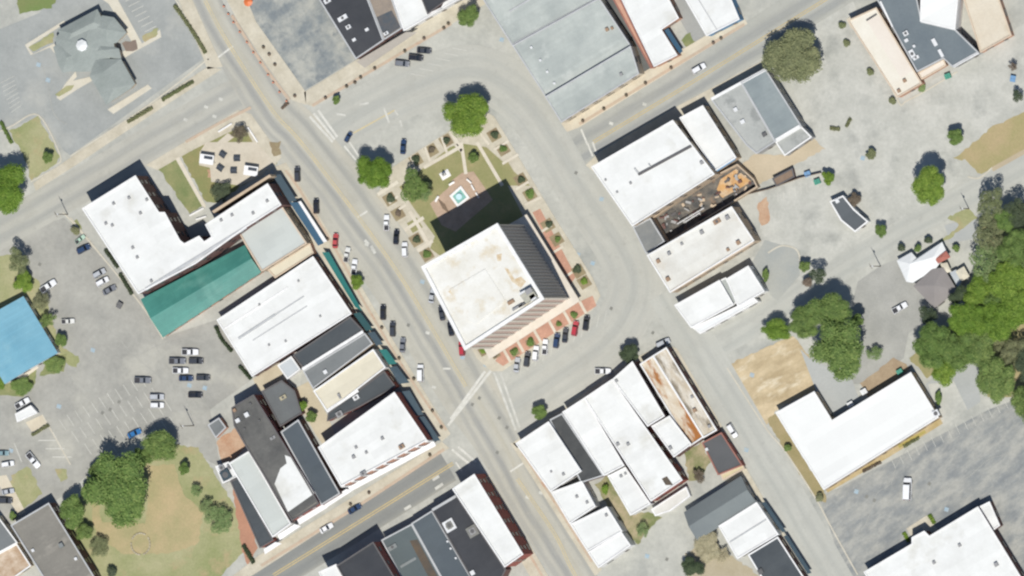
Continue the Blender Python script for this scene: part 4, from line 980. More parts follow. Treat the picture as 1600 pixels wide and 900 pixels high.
# ================================================================ THE TOWER
TH_ = 34.0
tower_roof = surf('tower_roof', (244, 243, 239), (232, 229, 220), .16, .38, .64, fine=.07, third=((222, 206, 176), .2, .55, .74), rough=.7)
fin = surf('tower_fin', (236, 226, 212), (228, 216, 200), .4, fine=.04)
def strip_mat(key, c1, c2, gap=3.55):
    m, nt, b = nodes(key)
    g = N(nt, 'ShaderNodeNewGeometry'); sp = N(nt, 'ShaderNodeSeparateXYZ'); nt.links.new(g.outputs['Position'], sp.inputs[0])
    d = N(nt, 'ShaderNodeMath', operation='DIVIDE'); nt.links.new(sp.outputs['Z'], d.inputs[0]); d.inputs[1].default_value = gap
    fr = N(nt, 'ShaderNodeMath', operation='FRACT'); nt.links.new(d.outputs[0], fr.inputs[0])
    gt = N(nt, 'ShaderNodeMath', operation='GREATER_THAN'); nt.links.new(fr.outputs[0], gt.inputs[0]); gt.inputs[1].default_value = .5
    col = mixc(nt, gt.outputs[0], c1, c2)
    nt.links.new(col, b.inputs['Base Color']); b.inputs['Roughness'].default_value = .45; b.inputs['Specular IOR Level'].default_value = .4
    return m
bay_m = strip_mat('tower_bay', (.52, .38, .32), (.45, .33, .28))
fin_shade = surf('shade_grey_fin', (.43, .41, .39), (.38, .365, .35), .4, fine=.06, raw=True)  # shade of the northeast face put into darker grey ribs and bays
bay_shade = strip_mat('shade_grey_bay', (.30, .28, .27), (.23, .22, .22))
tr = [(776, 353), (662, 418), (727, 543), (846, 466)]
tp = ccw(P2(tr, TH_)); cen = sum(tp, Vector((0, 0)))/4
tower = empty('office_tower', (cen.x, cen.y, 0), 'tall square office tower with white roof and ribbed sides', 'tower')
FOOT.append((tp, TH_, tower))
body = MB(); body.prism(tp, 4.2, TH_-1.0); part('wall', body, w_tan, tower)
base = MB(); base.prism(inset(tp, 1.6), 0, 4.2); part('ground_floor', base, surf('tower_base', (.10, .10, .11), raw=True), tower)
pod = MB(); pq = inset(tp, -1.3); pod.prism(pq, 3.7, 4.3, True); part('canopy', pod, fin, tower)
pp = MB(); n = 4; inn = inset(tp, .45); outp = inset(tp, -.32)
pp.add([(q.x, q.y, TH_-1.0) for q in outp]+[(q.x, q.y, TH_) for q in outp]+[(q.x, q.y, TH_) for q in inn]+[(q.x, q.y, TH_-.8) for q in inn],
       [f for i in range(n) for f in ((i, (i+1) % n, n+(i+1) % n, n+i), (n+i, n+(i+1) % n, 2*n+(i+1) % n, 2*n+i), (2*n+i, 2*n+(i+1) % n, 3*n+(i+1) % n, 3*n+i))]+[(3, 2, 1, 0)])
part('parapet', pp, c_white, tower)
rf = MB(); rf.face([(q.x, q.y, TH_-.8) for q in inn]); roof_t = part('roof', rf, tower_roof, tower)
for i in range(4):
    a, b = tp[i], tp[(i+1) % 4]; e = (b-a); L = e.length; e.normalize(); nor = Vector((e.y, -e.x)); ang = math.atan2(e.y, e.x)
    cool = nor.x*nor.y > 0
    bays = 22 if cool else 11; w = L/bays; rib_m = fin_shade if cool else fin; strip_m = bay_shade if cool else bay_m
    for k in range(bays+1):
        q = a+e*(k*w)+nor*.12
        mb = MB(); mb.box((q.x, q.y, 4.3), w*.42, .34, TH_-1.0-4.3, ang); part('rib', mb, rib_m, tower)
        if k % (4 if cool else 2) == 0:
            q = a+e*min(max(k*w, .5), L-.5)-nor*.5
            mb = MB(); mb.box((q.x, q.y, .12), .8, .8, 3.6, ang); part('column', mb, fin, tower)
    for k in range(bays):
        q = a+e*((k+.5)*w)+nor*.05
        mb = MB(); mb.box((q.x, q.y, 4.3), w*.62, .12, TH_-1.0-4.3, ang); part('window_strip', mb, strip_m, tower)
for poly, hh in (([(703, 452), (758, 420), (790, 470), (744, 506), (728, 500)], .25), ([(744, 458), (770, 442), (790, 470), (760, 488)], .2)):
    mb = MB(); mb.prism(ccw(P2(poly, TH_-.8+hh)), TH_-.82, TH_-.8+hh); part('roof_deck', mb, tower_roof, tower)
ru = surf('roof_rust', (214, 182, 138), (236, 222, 196), .5, .35, .6, fine=.15)
for poly in ([(788, 418), (794, 420), (804, 436), (814, 432), (822, 440), (814, 450), (800, 440)], [(776, 398), (784, 396), (783, 408), (777, 408)], [(700, 456), (722, 440), (742, 432), (742, 436), (706, 460)]):
    mb = MB(); mb.face([(q.x, q.y, TH_-.78) for q in ccw(P2(poly, TH_-.78))]); part('roof_stain', mb, ru, tower)
mb = MB(); mb.prism(ccw(P2([(812, 462), (830, 450), (838, 462), (822, 474)], TH_+1.6)), TH_-.8, TH_+1.6); part('plant_room', mb, surf('plant_grey', (178, 178, 166), (200, 196, 180), .5), tower)
for x, y, w, d, hh, m in ((818, 460, 2.4, 2, 2.2, unit_l), (826, 455, 2.2, 1.6, 2.8, unit_g), (832, 464, 1.8, 1.6, 2.4, unit_l), (798, 472, 2.2, 1.0, .8, unit_b), (808, 480, 3.6, .6, 1.0, unit_g), (816, 476, 2.6, .6, 1.0, unit_d)):
    part('air_conditioner', box_px(x, y, TH_-.8, w, d, hh), m, tower)
finish_windows()
# ================================================================ VEGETATION
L_bright = leaf_mat('leaf_bright', (0.185, 0.297, 0.043), (0.099, 0.178, 0.031), (0.291, 0.389, 0.078))
L_mid = leaf_mat('leaf_mid', (0.177, 0.270, 0.074), (0.092, 0.153, 0.047), (0.274, 0.351, 0.112))
L_dark = leaf_mat('leaf_dark', (0.090, 0.121, 0.067), (0.052, 0.073, 0.047), (0.132, 0.167, 0.090))
L_olive = leaf_mat('leaf_olive', (0.230, 0.254, 0.129), (0.146, 0.162, 0.090), (0.319, 0.329, 0.174))
L_pale = leaf_mat('leaf_pale', (0.230, 0.319, 0.129), (0.146, 0.221, 0.090), (0.325, 0.389, 0.179))
L_tan = leaf_mat('leaf_tan', (0.482, 0.437, 0.297), (0.336, 0.308, 0.207), (0.605, 0.540, 0.381))
L_dry = leaf_mat('leaf_brown', (0.207, 0.167, 0.125), (0.151, 0.121, 0.092), (0.258, 0.211, 0.162))
bark = plain('bark', (.13, .10, .075), .9, .1)

def crown_mesh(name, seed, nlobe, nleaf, leaf, mat, flat=.75, spread=.58, core=.80, lobe=(.34, .52)):
    rnd = random.Random(seed); mb = MB()
    lobes = []
    for i in range(nlobe):
        if i == 0: c = Vector((0, 0, .12)); r = lobe[1]
        else:
            t = 2.399963*i+rnd.uniform(-.35, .35); d = spread*math.sqrt((i+.3)/nlobe)*rnd.uniform(.85, 1.12)
            c = Vector((d*math.cos(t), d*math.sin(t), rnd.uniform(-.22, .30)*(1.15-d))); r = rnd.uniform(*lobe)
        lobes.append((c, r))
    if core:
        for c, r in lobes:
            bm = bmesh.new(); bmesh.ops.create_icosphere(bm, subdivisions=2, radius=1)
            vs = []
            for v in bm.verts:
                k = rnd.uniform(.78, 1.0)*core*r
                vs.append((c.x+v.co.x*k, c.y+v.co.y*k, (c.z+v.co.z*k)*flat))
            bm.verts.ensure_lookup_table(); bm.verts.index_update()
            mb.add(vs, [[v.index for v in f.verts] for f in bm.faces]); bm.free()
    tot = sum(r*r for c, r in lobes)
    for c, r in lobes:
        for k in range(int(nleaf*r*r/tot)):
            z = rnd.uniform(-.55, 1); t = rnd.uniform(0, 2*math.pi); s = math.sqrt(1-z*z)
            d = Vector((s*math.cos(t), s*math.sin(t), z))
            rr = r*(rnd.uniform(.72, 1.05) if rnd.random() < .94 else rnd.uniform(1.05, 1.16))
            p = c+d*rr
            if any((p-c2).length < r2*.72 for c2, r2 in lobes): continue
            nrm = (d*.9+Vector((.1, -.2, .55))+Vector((rnd.uniform(-1, 1), rnd.uniform(-1, 1), rnd.uniform(-.5, 1)))*.6).normalized()
            x = nrm.orthogonal().normalized(); y = nrm.cross(x); a = rnd.uniform(0, 6.28)
            x, y = x*math.cos(a)+y*math.sin(a), y*math.cos(a)-x*math.sin(a)
            l = leaf*rnd.uniform(.65, 1.35); w = l*rnd.uniform(.5, .8)
            q = [p-x*l*.5, p+y*w*.5, p+x*l*.5, p-y*w*.5]
            mb.add([(v.x, v.y, v.z*flat) for v in q], [(0, 1, 2, 3)])
    return mb.mesh(name, mat)
def trunk_mesh(name, seed):
    """unit tree: trunk from z=0 to 1, limbs rising into the crown (crown radius 1 sits around z=1)"""
    rnd = random.Random(seed); mb = MB()
    mb.tube((0, 0, 0), (.02, .01, .55), .055, .042, 8); mb.tube((.02, .01, .55), (0, .03, 1.05), .042, .02, 7)
    for k in range(6):
        t = k*1.05+rnd.uniform(-.3, .3); z = rnd.uniform(.45, .75)
        m = (.35*math.cos(t), .35*math.sin(t), z+.22); e = (.68*math.cos(t+.2), .68*math.sin(t+.2), z+.42)
        mb.tube((0.015, .01, z), m, .026, .018, 6); mb.tube(m, e, .018, .006, 5)
    return mb.mesh(name, bark)
TRUNKS = [trunk_mesh('trunk', s) for s in range(3)]
CROWNS = {}
def crown(kind, mat, var, lobes=11, n=5200, leaf=.085, **kw):
    k = (kind, mat.name, var)
    if k not in CROWNS: CROWNS[k] = crown_mesh('crown', hash((kind, var)) % 9973 if False else len(CROWNS)*17+3, lobes, n, leaf, mat, **kw)
    return CROWNS[k]
random.seed(21)
def tree(px, py, r, zc, mat, label, var=0, name='broadleaf_tree', cat='tree', group=None, stretch=(1, 1), style='big', flat=.85):
    R_ = r*.2/.94
    if zc >= 6: zc *= 1.22
    c = G(px, py, zc)
    root = empty(name, (c.x, c.y, 0), label, cat, group)
    t = put('trunk', TRUNKS[var % 3], root); hz = zc
    t.scale = (R_, R_, hz); t.rotation_euler.z = var*1.3
    if style == 'big': me = crown('big', mat, var % 3, 19, 10500, .058, spread=.74, lobe=(.20, .42))
    elif style == 'mid': me = crown('mid', mat, var % 3, 12, 5000, .078, spread=.66, lobe=(.24, .46))
    elif style == 'loose': me = crown('loose', mat, var % 3, 16, 4200, .066, core=.5, spread=.78, lobe=(.17, .34))
    else: me = crown('small', mat, var % 2, 5, 700, .2, spread=.45, lobe=(.42, .6))
    k = put('crown', me, root); k.location = (0, 0, zc)
    v = min(R_*flat, zc*.7)/.85
    e_ = 1 if stretch != (1, 1) else random.uniform(.90, 1.12); k.scale = (R_*stretch[0]*e_, R_*stretch[1]*(2-e_), v); k.rotation_euler.z = random.uniform(0, 6.28) if stretch == (1, 1) else 0
    return root
T = tree
T(731, 179, 36, 6.5, L_bright, 'big round bright green tree on the tip of the fountain garden', 0)
T(586, 270, 29, 6.8, L_bright, 'round bright green street tree on the garden corner by main street', 1)
T(647, 291, 25, 5.6, L_mid, 'loose mid green tree inside the fountain garden', 2, style='loose', stretch=(.95, 1.15))
T(660, 300, 16, 4.2, L_pale, 'smaller spreading tree tucked against the loose garden tree', 0, style='loose')
T(740, 246, 10, 2.8, L_mid, 'dark little tree on the lawn above the fountain', 0, style='mid')
T(668, 289, 8, 2.4, L_dark, 'dark bushy little tree between loose garden tree and white monument', 1, style='mid')
T(1454, 290, 29, 9.0, L_bright, 'tall egg-shaped tree alone beside the diagonal road', 2, stretch=(.92, 1.1))
T(733, 24, 19, 4.5, L_mid, 'dull green tree at the sidewalk end beside the galvanised roof', 1, style='mid')
T(1242, 86, 46, 6.0, L_olive, 'wide grey-olive tree by the upper street', 0, name='spreading_tree', style='big', flat=.6)
T(8, 298, 38, 8.0, L_bright, 'large bright tree at the frame edge by the side street', 1)
T(30, 408, 20, 6.5, L_olive, 'thin greyish tree north of the blue hall', 1, style='loose')
T(36, 440, 19, 4.0, L_bright, 'bright round tree between thin grey tree and blue hall', 0, style='mid')
T(64, 472, 15, 4.2, L_olive, 'grey-green tree along the blue hall wall, upper one', 0, style='loose')
T(74, 500, 13, 4.0, L_mid, 'mid green tree along the blue hall wall, middle one', 1, style='loose')
T(95, 532, 12, 3.2, L_mid, 'low round tree by the blue hall corner', 0, style='mid')
T(85, 571, 16, 2.0, L_mid, 'low spreading bush mass at the blue hall lower corner', 1, style='mid', name='large_bush', cat='bush', stretch=(1.2, .9))
T(33, 604, 18, 2.2, L_mid, 'low leafy bush mass under the blue hall eave', 0, style='mid', name='large_bush', cat='bush', stretch=(1.25, .85))
T(-2, 598, 12, 2.0, L_bright, 'bright bush at the frame edge below the blue hall', 1, style='mid', name='large_bush', cat='bush')
# lower-left lawn
T(186, 766, 53, 8.0, L_mid, 'largest tree on the dry lawn with broad mottled crown', 1, stretch=(.98, 1.12))
T(250, 697, 28, 6.5, L_mid, 'tree at the lawn top by the rear lot', 2, style='mid', stretch=(1.15, .85))
T(112, 800, 27, 6.0, L_mid, 'tree leaning over the weathered roof corner', 0, style='mid', stretch=(.9, 1.1))
T(130, 832, 15, 4.0, L_mid, 'narrow tree along the weathered roof side', 1, style='mid')
T(155, 855, 17, 3.2, L_olive, 'grey-green bush below the largest lawn tree', 0, style='loose', name='large_bush', cat='bush')
T(344, 813, 24, 3.4, L_pale, 'pale low tree beside the brick yard', 1, style='loose', flat=.6)
T(288, 732, 11, 3.6, L_mid, 'small green tree on the lawn edge by the alley', 0, style='mid')
T(306, 766, 10, 2.6, L_pale, 'pale shrub below the small alley tree', 1, style='loose', name='large_bush', cat='bush')
T(175, 893, 10, 2.2, L_dark, 'dark bush at the bottom edge by the weathered roof', 0, style='small', name='large_bush', cat='bush')
T(20, 806, 8, 2.0, L_mid, 'small bush in the gap above the weathered roof', 0, style='small', name='large_bush', cat='bush')
T(222, 716, 17, 5.5, L_mid, 'tree joining the largest lawn tree to the one at the lawn top', 1, style='mid')
T(142, 768, 19, 5.5, L_mid, 'tree between the largest lawn tree and the weathered roof', 0, style='mid')
T(322, 792, 13, 3.4, L_pale, 'pale shrub above the brick yard tree', 0, style='loose', name='large_bush', cat='bush')
T(150, 736, 15, 4.0, L_mid, 'tree at the lawn edge facing the left lot', 0, style='mid')
# right-hand grove
grove = 'trees of the dark grove'
T(1548, 318, 24, 8.5, L_olive, 'dusky upper tree of the grove nearest the diagonal road', 0, style='loose', group=grove)
T(1590, 335, 24, 8.5, L_dark, 'dark grove tree at the frame edge beside the uppermost one', 1, style='loose', group=grove)
T(1546, 365, 28, 7.5, L_olive, 'grey-green open-crowned grove tree by the side drive', 0, style='loose', group=grove)
T(1590, 388, 30, 9.0, L_mid, 'mid green grove tree at the frame edge', 1, group=grove)
T(1545, 410, 32, 7.0, L_pale, 'pale light green grove tree beside the cottage lawn', 2, style='loose', group=grove)
T(1580, 440, 36, 8.5, L_bright, 'large bright grove tree east of the cottage', 0, group=grove)
T(1510, 498, 30, 8.5, L_bright, 'bright grove tree south of the cottage roof', 1, group=grove)
T(1560, 500, 34, 8.0, L_bright, 'yellow-green grove tree behind the one south of the cottage', 2, group=grove)
T(1455, 540, 34, 8.0, L_mid, 'round grove tree at the parking lot corner', 0, group=grove)
T(1495, 545, 32, 8.0, L_mid, 'grove tree between the lot corner tree and grey drive', 1, group=grove)
T(1475, 575, 24, 6.0, L_bright, 'lowest bright grove tree above the white L-roof corner', 2, style='mid', group=grove)
T(1560, 530, 24, 5.0, L_olive, 'thin yellowish grove tree above the grey drive', 1, style='loose', group=grove)
T(1556, 595, 32, 8.0, L_mid, 'grove tree below the grey drive', 0, group=grove, stretch=(.95, 1.2))
T(1606, 570, 26, 7.0, L_dark, 'dark grove tree cut by the frame edge', 0, style='mid', group=grove)
T(1608, 630, 30, 7.0, L_mid, 'lowest grove tree at the frame edge over the patched lot', 1, style='big', group=grove)
T(1450, 492, 16, 5.5, L_dark, 'thin dark tree right below the cottage', 0, style='loose')
T(1500, 462, 18, 6.0, L_dark, 'dark tree shading the cottage east corner', 1, style='mid')
T(1530, 455, 26, 7.0, L_bright, 'yellowish grove tree touching the cottage lawn shade', 1, style='mid', group=grove)
T(1530, 540, 30, 7.5, L_mid, 'grove tree filling the middle between lot and drive', 2, group=grove)
T(1596, 480, 30, 8.0, L_bright, 'bright grove tree cut by the frame edge, midway down', 2, group=grove)
T(1572, 345, 20, 8.0, L_mid, 'slim grove tree between the two uppermost ones', 1, style='mid', group=grove)
T(1512, 520, 24, 7.0, L_bright, 'bright grove tree hugging the one south of the cottage', 0, style='mid', group=grove)
T(1560, 470, 24, 7.5, L_mid, 'mid green grove tree inside the bright ones', 0, style='mid', group=grove)
T(1600, 415, 22, 8.0, L_pale, 'pale grove tree at the frame edge above the large bright one', 1, style='loose', group=grove)
T(1584, 552, 24, 6.5, L_olive, 'olive grove tree between the dark one and the drive', 0, style='loose', group=grove)
# clump beside the dirt lot
T(1312, 548, 43, 10.0, L_mid, 'largest tree of the clump beside the dirt lot', 1, stretch=(.98, 1.1))
T(1293, 485, 33, 9.0, L_mid, 'flat-topped tree at the clump top', 2, style='big', stretch=(1.1, .85))
T(1256, 504, 27, 8.0, L_mid, 'paler tree in the middle of the clump', 0, style='big')
T(1214, 516, 20, 5.5, L_bright, 'low bright bushy tree over the dirt lot corner', 1, style='mid', stretch=(1.35, .8))
T(1340, 500, 12, 6.5, L_mid, 'small dark-shadowed tree behind the largest clump tree', 0, style='mid')
T(1366, 552, 13, 3.0, L_pale, 'yellow-green bush between the clump and brown earth', 0, style='loose', name='large_bush', cat='bush')
T(1258, 416, 10, 4.0, L_mid, 'small tree on the oily lot corner', 1, style='mid')
T(1278, 430, 14, 6.5, L_dark, 'dark slim tree above the clump', 0, style='loose')
T(1262, 440, 9, 3.2, L_dry, 'brown dry shrub under the dark slim tree', 1, style='small', name='large_bush', cat='bush')
# singles
T(842, 644, 14, 4.2, L_mid, 'small round street tree in front of the corner shop', 0, style='mid')
T(557, 440, 12, 3.4, L_bright, 'little bright tree on the main street sidewalk', 1, style='mid')
T(525, 156, 8, 2.6, L_mid, 'small corner tree on the brick strip beside the vacant lot', 0, style='mid')
T(983, 552, 17, 5.0, L_dark, 'made-up dark tree standing in for a shadow on the square pavement', 0, style='mid')  # no tree known here; added to stand for a dark shadow patch
T(1083, 886, 19, 4.0, L_dark, 'dark round tree at the bottom of the gravel yard', 1, style='mid')
T(1106, 852, 25, 3.4, L_tan, 'dry tan-olive leafless-looking tree behind the white ridged roof', 0, style='big', flat=.6)
T(1128, 868, 14, 2.4, L_tan, 'small tan scrub beside the dry tan-olive tree', 1, style='loose', name='large_bush', cat='bush')
T(1294, 277, 12, 3.6, L_bright, 'green tree by the fence end on the pale lot', 0, style='mid')
T(1377, 360, 11, 4.0, L_mid, 'green tree at the lower end of the drive-in kiosk', 1, style='mid')
T(1336, 311, 11, 2.8, L_dry, 'brown dried tree at the upper end of the drive-in kiosk', 0, style='mid')
T(1361, 242, 10, 2.2, L_olive, 'lone olive bush in the middle of the pale lot', 1, style='mid', name='large_bush', cat='bush')
T(1492, 214, 15, 4.6, L_mid, 'blue-shadowed tree at the pale lot edge by the track', 0, style='mid')
T(472, 634, 9, 3.0, L_bright, 'green tree in the alley, upper of two', 1, style='small')
T(486, 651, 11, 3.0, L_mid, 'green tree in the alley, lower of two', 0, style='mid')
T(75, 246, 10, 3.4, L_mid, 'small tree on the wedge of dry grass by the bank lot', 1, style='mid')
T(374, 208, 14, 3.2, L_dry, 'brownish garden tree at the pointed end of the corner garden', 0, style='loose')
T(346, 299, 18, 3.0, L_dark, 'dark leafy tree by the corner garden back wall', 1, style='loose', flat=.7)
T(1196, 430, 9, 2.0, L_mid, 'long bushy shrub on the small white roofs east side', 0, style='mid', name='large_bush', cat='bush', stretch=(.75, 1.3))
T(1092, 744, 11, 2.2, L_dry, 'brown bare bush in the small yard', 1, style='loose', name='large_bush', cat='bush')
T(1004, 828, 12, 2.4, L_pale, 'pale weedy bush in the yard below the white roofs', 0, style='loose', name='large_bush', cat='bush')
T(946, 765, 8, 1.6, L_bright, 'narrow green bush along the low white roof side', 1, style='small', name='large_bush', cat='bush', stretch=(.75, 1.3))
T(1466, 622, 9, 1.8, L_mid, 'clipped green bush along the white L-roof end', 0, style='mid', name='large_bush', cat='bush', stretch=(.75, 1.4))
T(1231, 700, 7, 2.0, L_mid, 'small green bush on the verge of the white L-roof', 0, style='small', name='large_bush', cat='bush')
T(1281, 777, 8, 1.6, L_olive, 'olive bush at the lower tip of the white L-roof', 1, style='small', name='large_bush', cat='bush')
T(118, 360, 8, 2.0, L_olive, 'olive bush beside the brick block pavement', 0, style='small', name='large_bush', cat='bush')
for (x, y, lab) in ((1323, 67, 'olive bush beside the cream roof, uppermost of its side'), (1360, 112, 'olive bush midway along the cream roof side'), (1394, 158, 'olive bush at the cream roof lower corner'), (1441, 138, 'green bush beneath the cream and salmon porch'), (1316, 40, 'grey bush at the cream roof street corner')):
    T(x, y, 7, 1.2, L_pale if 'green' in lab else L_olive, lab, 1, style='small', name='large_bush', cat='bush')
for (x, y, lab) in ((1408, 388, 'dark bush by the road behind the white cottage gable'), (1434, 388, 'mid bush in the notch of the cottage roofs'), (1450, 376, 'dark bush behind the cottage upper ridge'), (1494, 388, 'grey-green garden bush by the cottage side')):
    T(x, y, 7, 2.2, L_dark if 'dark' in lab else L_mid, lab, 0, style='small', name='large_bush', cat='bush')
T(1583, 104, 7, 3.4, L_dry, 'thin brown tree at the far corner of the pale lot', 0, style='loose')
T(1590, 150, 10, 3.6, L_dark, 'dark bluish tree at the frame edge of the pale lot', 0, style='loose')

# hedges: long clipped rows
def hedge(pts, w, h, mat, label, seed):
    rnd = random.Random(seed); mb = MB(); q = smooth([(x, y) for x, y in pts], 6) if len(pts) > 2 else pts
    P_ = [G(x, y, h*.7) for x, y in q]; L = sum((P_[i+1]-P_[i]).length for i in range(len(P_)-1))
    for i in range(len(P_)-1):
        a, b = P_[i], P_[i+1]; d = b-a; n = max(2, int(d.length/.35)); t = d.normalized(); s = Vector((-t.y, t.x, 0))
        ang = math.atan2(d.y, d.x); c = (a+b)/2
        mb.box((c.x, c.y, 0), d.length, w*.7, h*.8, ang)
        for k in range(n*16):
            p = a+d*rnd.random()+s*rnd.uniform(-w/2, w/2); p.z = rnd.uniform(.15, 1)*h
            if abs((p-a).dot(s)) < w*.3 and p.z < h*.8: p.z = h*rnd.uniform(.8, 1.05)
            u = Vector((rnd.uniform(-1, 1), rnd.uniform(-1, 1), rnd.uniform(-.6, .6))).normalized(); v = u.orthogonal().normalized(); l = rnd.uniform(.18, .34)
            mb.add([p-u*l, p+v*l*.6, p+u*l, p-v*l*.6], [(0, 1, 2, 3)])
    return single('hedge', mb, mat, label, 'hedge', 'clipped hedges')
hedge([(272, 8), (298, 45), (321, 83)], 1.3, 1.1, L_olive, 'hedge along the bank lot beside upper main street', 1)
hedge([(253, 156), (302, 127)], 1.2, 1.0, L_olive, 'hedge on the bank lot front, nearer the street corner', 2)
hedge([(199, 191), (238, 168)], 1.2, 1.0, L_olive, 'hedge on the bank lot front, farther from the street corner', 3)
hedge([(164, 390), (184, 418)], 1.2, 1.2, L_dark, 'dark hedge under the white L-block west wall, upper piece', 4)
hedge([(187, 428), (206, 460)], 1.2, 1.2, L_dark, 'dark hedge under the white L-block west wall, lower piece', 5)
hedge([(337, 510), (346, 530), (362, 549)], 1.1, 1.2, L_dark, 'dark shrubby hedge under the ridged white roof, upper piece', 6)
hedge([(374, 572), (392, 592)], 1.1, 1.2, L_dark, 'dark shrubby hedge under the ridged white roof, lower piece', 7)
hedge([(50, 680), (76, 664)], 1.0, 1.0, L_olive, 'little hedge below the cream slab in the left lot', 8)
hedge([(1297, 200), (1312, 202)], 1.2, 1.0, L_olive, 'short hedge on the pale lot island, longer piece', 9)
hedge([(1322, 198), (1329, 185)], 1.0, .8, L_olive, 'short hedge on the pale lot island, upright piece', 10)
hedge([(1412, 698), (1436, 684)], .9, .8, L_olive, 'dry hedge piece along the white L-roof front, nearest the grove', 11)
hedge([(1348, 737), (1376, 722)], .9, .8, L_dry, 'brown hedge piece along the white L-roof front, middle one', 12)
hedge([(1412, 832), (1420, 846)], 1.3, .5, L_bright, 'bright green planting at the notched porch, lower side', 13)
hedge([(1452, 804), (1460, 818)], 1.3, .5, L_bright, 'bright green planting at the notched porch, upper side', 14)
hedge([(440, 170), (450, 160)], .9, .7, L_dry, 'brown shrub row at the vacant lot street corner', 15)
hedge([(1, 190), (18, 224)], 1.2, .9, L_mid, 'green hedge at the frame edge beside the dry grass wedge', 16)
hedge([(380, 852), (396, 880)], 1.4, 1.2, L_dark, 'dark hedge on the lawn side of the brick yard', 17)

# shrubs in the garden plots
SMALL = {}
def shrub(px, py, r, h, mat, label, group, name='shrub'):
    k = mat.name
    if k not in SMALL: SMALL[k] = crown_mesh('shrub', 99+len(SMALL), 6, 420, .30, mat, flat=.8, spread=.5, lobe=(.38, .55))
    c = G(px, py, Z_P+h*.5)
    o = put(name, SMALL[k], None, (c.x, c.y, Z_P+h*.35)); k_ = random.uniform(.75, 1.2); o.scale = (r*k_*random.uniform(.85, 1.15), r*k_, h*.6); o.rotation_euler.z = random.uniform(0, 6)
    return tag(o, label, 'shrub', group)
ordn = ['first', 'second', 'third', 'fourth', 'fifth', 'sixth', 'seventh', 'eighth', 'ninth', 'tenth', 'eleventh', 'twelfth']
mats3 = [L_mid, L_dark, L_mid, L_dry]
gp = 'shrubs in the garden plots'
lab = ['northwest plot shrub of the fountain garden, nearest the big round tree', 'northwest plot shrub of the fountain garden, middle of the three, greyish', 'northwest plot shrub of the fountain garden, nearest the loose tree',
       'garden plot shrub facing the loop street, right below the big round tree', 'garden plot shrub facing the loop street, second from the big round tree', 'garden plot shrub facing the loop street, just above the tower shadow tip', 'garden plot shrub facing the loop street, beside the tower shadow tip',
       'main street garden plot shrub, right below the corner street tree', 'main street garden plot shrub, second below the corner street tree', 'main street garden plot shrub, above the tower shadow end', 'main street garden plot shrub at the tower roof corner']
for i, (c, l) in enumerate(zip(SHRUBS, lab)):
    shrub(c[0], c[1]-1, 1.5, 1.7, [L_dark, L_dry, L_dark, L_dark, L_mid, L_dark, L_mid, L_dark, L_dry, L_dark, L_mid][i], l, gp)
    shrub(c[0]+3, c[1]+4, .9, .9, L_mid, 'low green tuft beside the '+l.split(',')[0].replace(' shrub', '')+' shrub '+ordn[i], gp) if False else None
gq = 'shrubs around the tower plaza'
for i, (x, y, l) in enumerate(((857, 351, 'tower plaza shrub on the shaded side, uppermost'), (871, 374, 'tower plaza shrub on the shaded side, second from top'), (902, 420, 'tower plaza shrub on the shaded side, above the bright pair'), (912, 440, 'bright tower plaza shrub by the rounded plaza corner'))):
    shrub(x, y, 1.5, 1.7, [L_dark, L_mid, L_dark, L_bright][i], l, gq)
for i, c in enumerate(SE_SHRUBS):
    shrub(c[0]-1, c[1]-1, 1.35, 1.6, [L_mid, L_mid, L_mid, L_mid, L_dry, L_bright][i], ['sunny side tower plaza shrub behind the red car', 'sunny side tower plaza shrub behind the dark cars', 'sunny side tower plaza shrub behind the white cars', 'sunny side tower plaza shrub behind the grey cars', 'brownish tower plaza shrub nearest the crossing', 'yellow-green tower plaza shrub beside the red car at the roof corner'][i], gq)

# ================================================================ GARDEN FURNITURE
stone = plain('white_stone', (.74, .73, .70), .7, .3)
grey_st = plain('grey_stone', (.40, .39, .37), .8, .2)
wood = plain('weathered_wood', (.22, .16, .11), .8, .2)
dark_t = plain('dark_table_top', (.045, .055, .07), .5, .4)
# fountain
fq = ccw(P2([(702, 306), (720, 290), (734, 309), (715, 324)], .6)); cx = sum(fq, Vector((0, 0)))/4
fo = empty('fountain', (cx.x, cx.y, Z_P), 'square turquoise fountain basin with white rim in the garden', 'fountain')
fo.location.z = 0
inn = inset(fq, .75); mb = MB(); n = 4
mb.add([(q.x, q.y, 0) for q in fq]+[(q.x, q.y, .6) for q in fq]+[(q.x, q.y, .6) for q in inn]+[(q.x, q.y, .1) for q in inn],
       [f for i in range(n) for f in ((i, (i+1) % n, n+(i+1) % n, n+i), (n+i, n+(i+1) % n, 2*n+(i+1) % n, 2*n+i), (2*n+i, 2*n+(i+1) % n, 3*n+(i+1) % n, 3*n+i))])
part('rim', mb, stone, fo)
mb = MB(); mb.face([(q.x, q.y, .42) for q in inn]); part('water', mb, surf('pool_water', (150, 208, 196), (138, 198, 188), .5, fine=.06, rough=.15, spec=.5), fo)
mb = MB(); mb.tube((cx.x, cx.y, .1), (cx.x, cx.y, .9), .35, .2, 12); mb.tube((cx.x, cx.y, .9), (cx.x, cx.y, 1.05), .9, 1.0, 16); part('spout_bowl', mb, plain('pale_blue_stone', (.50, .68, .72), .4), fo)
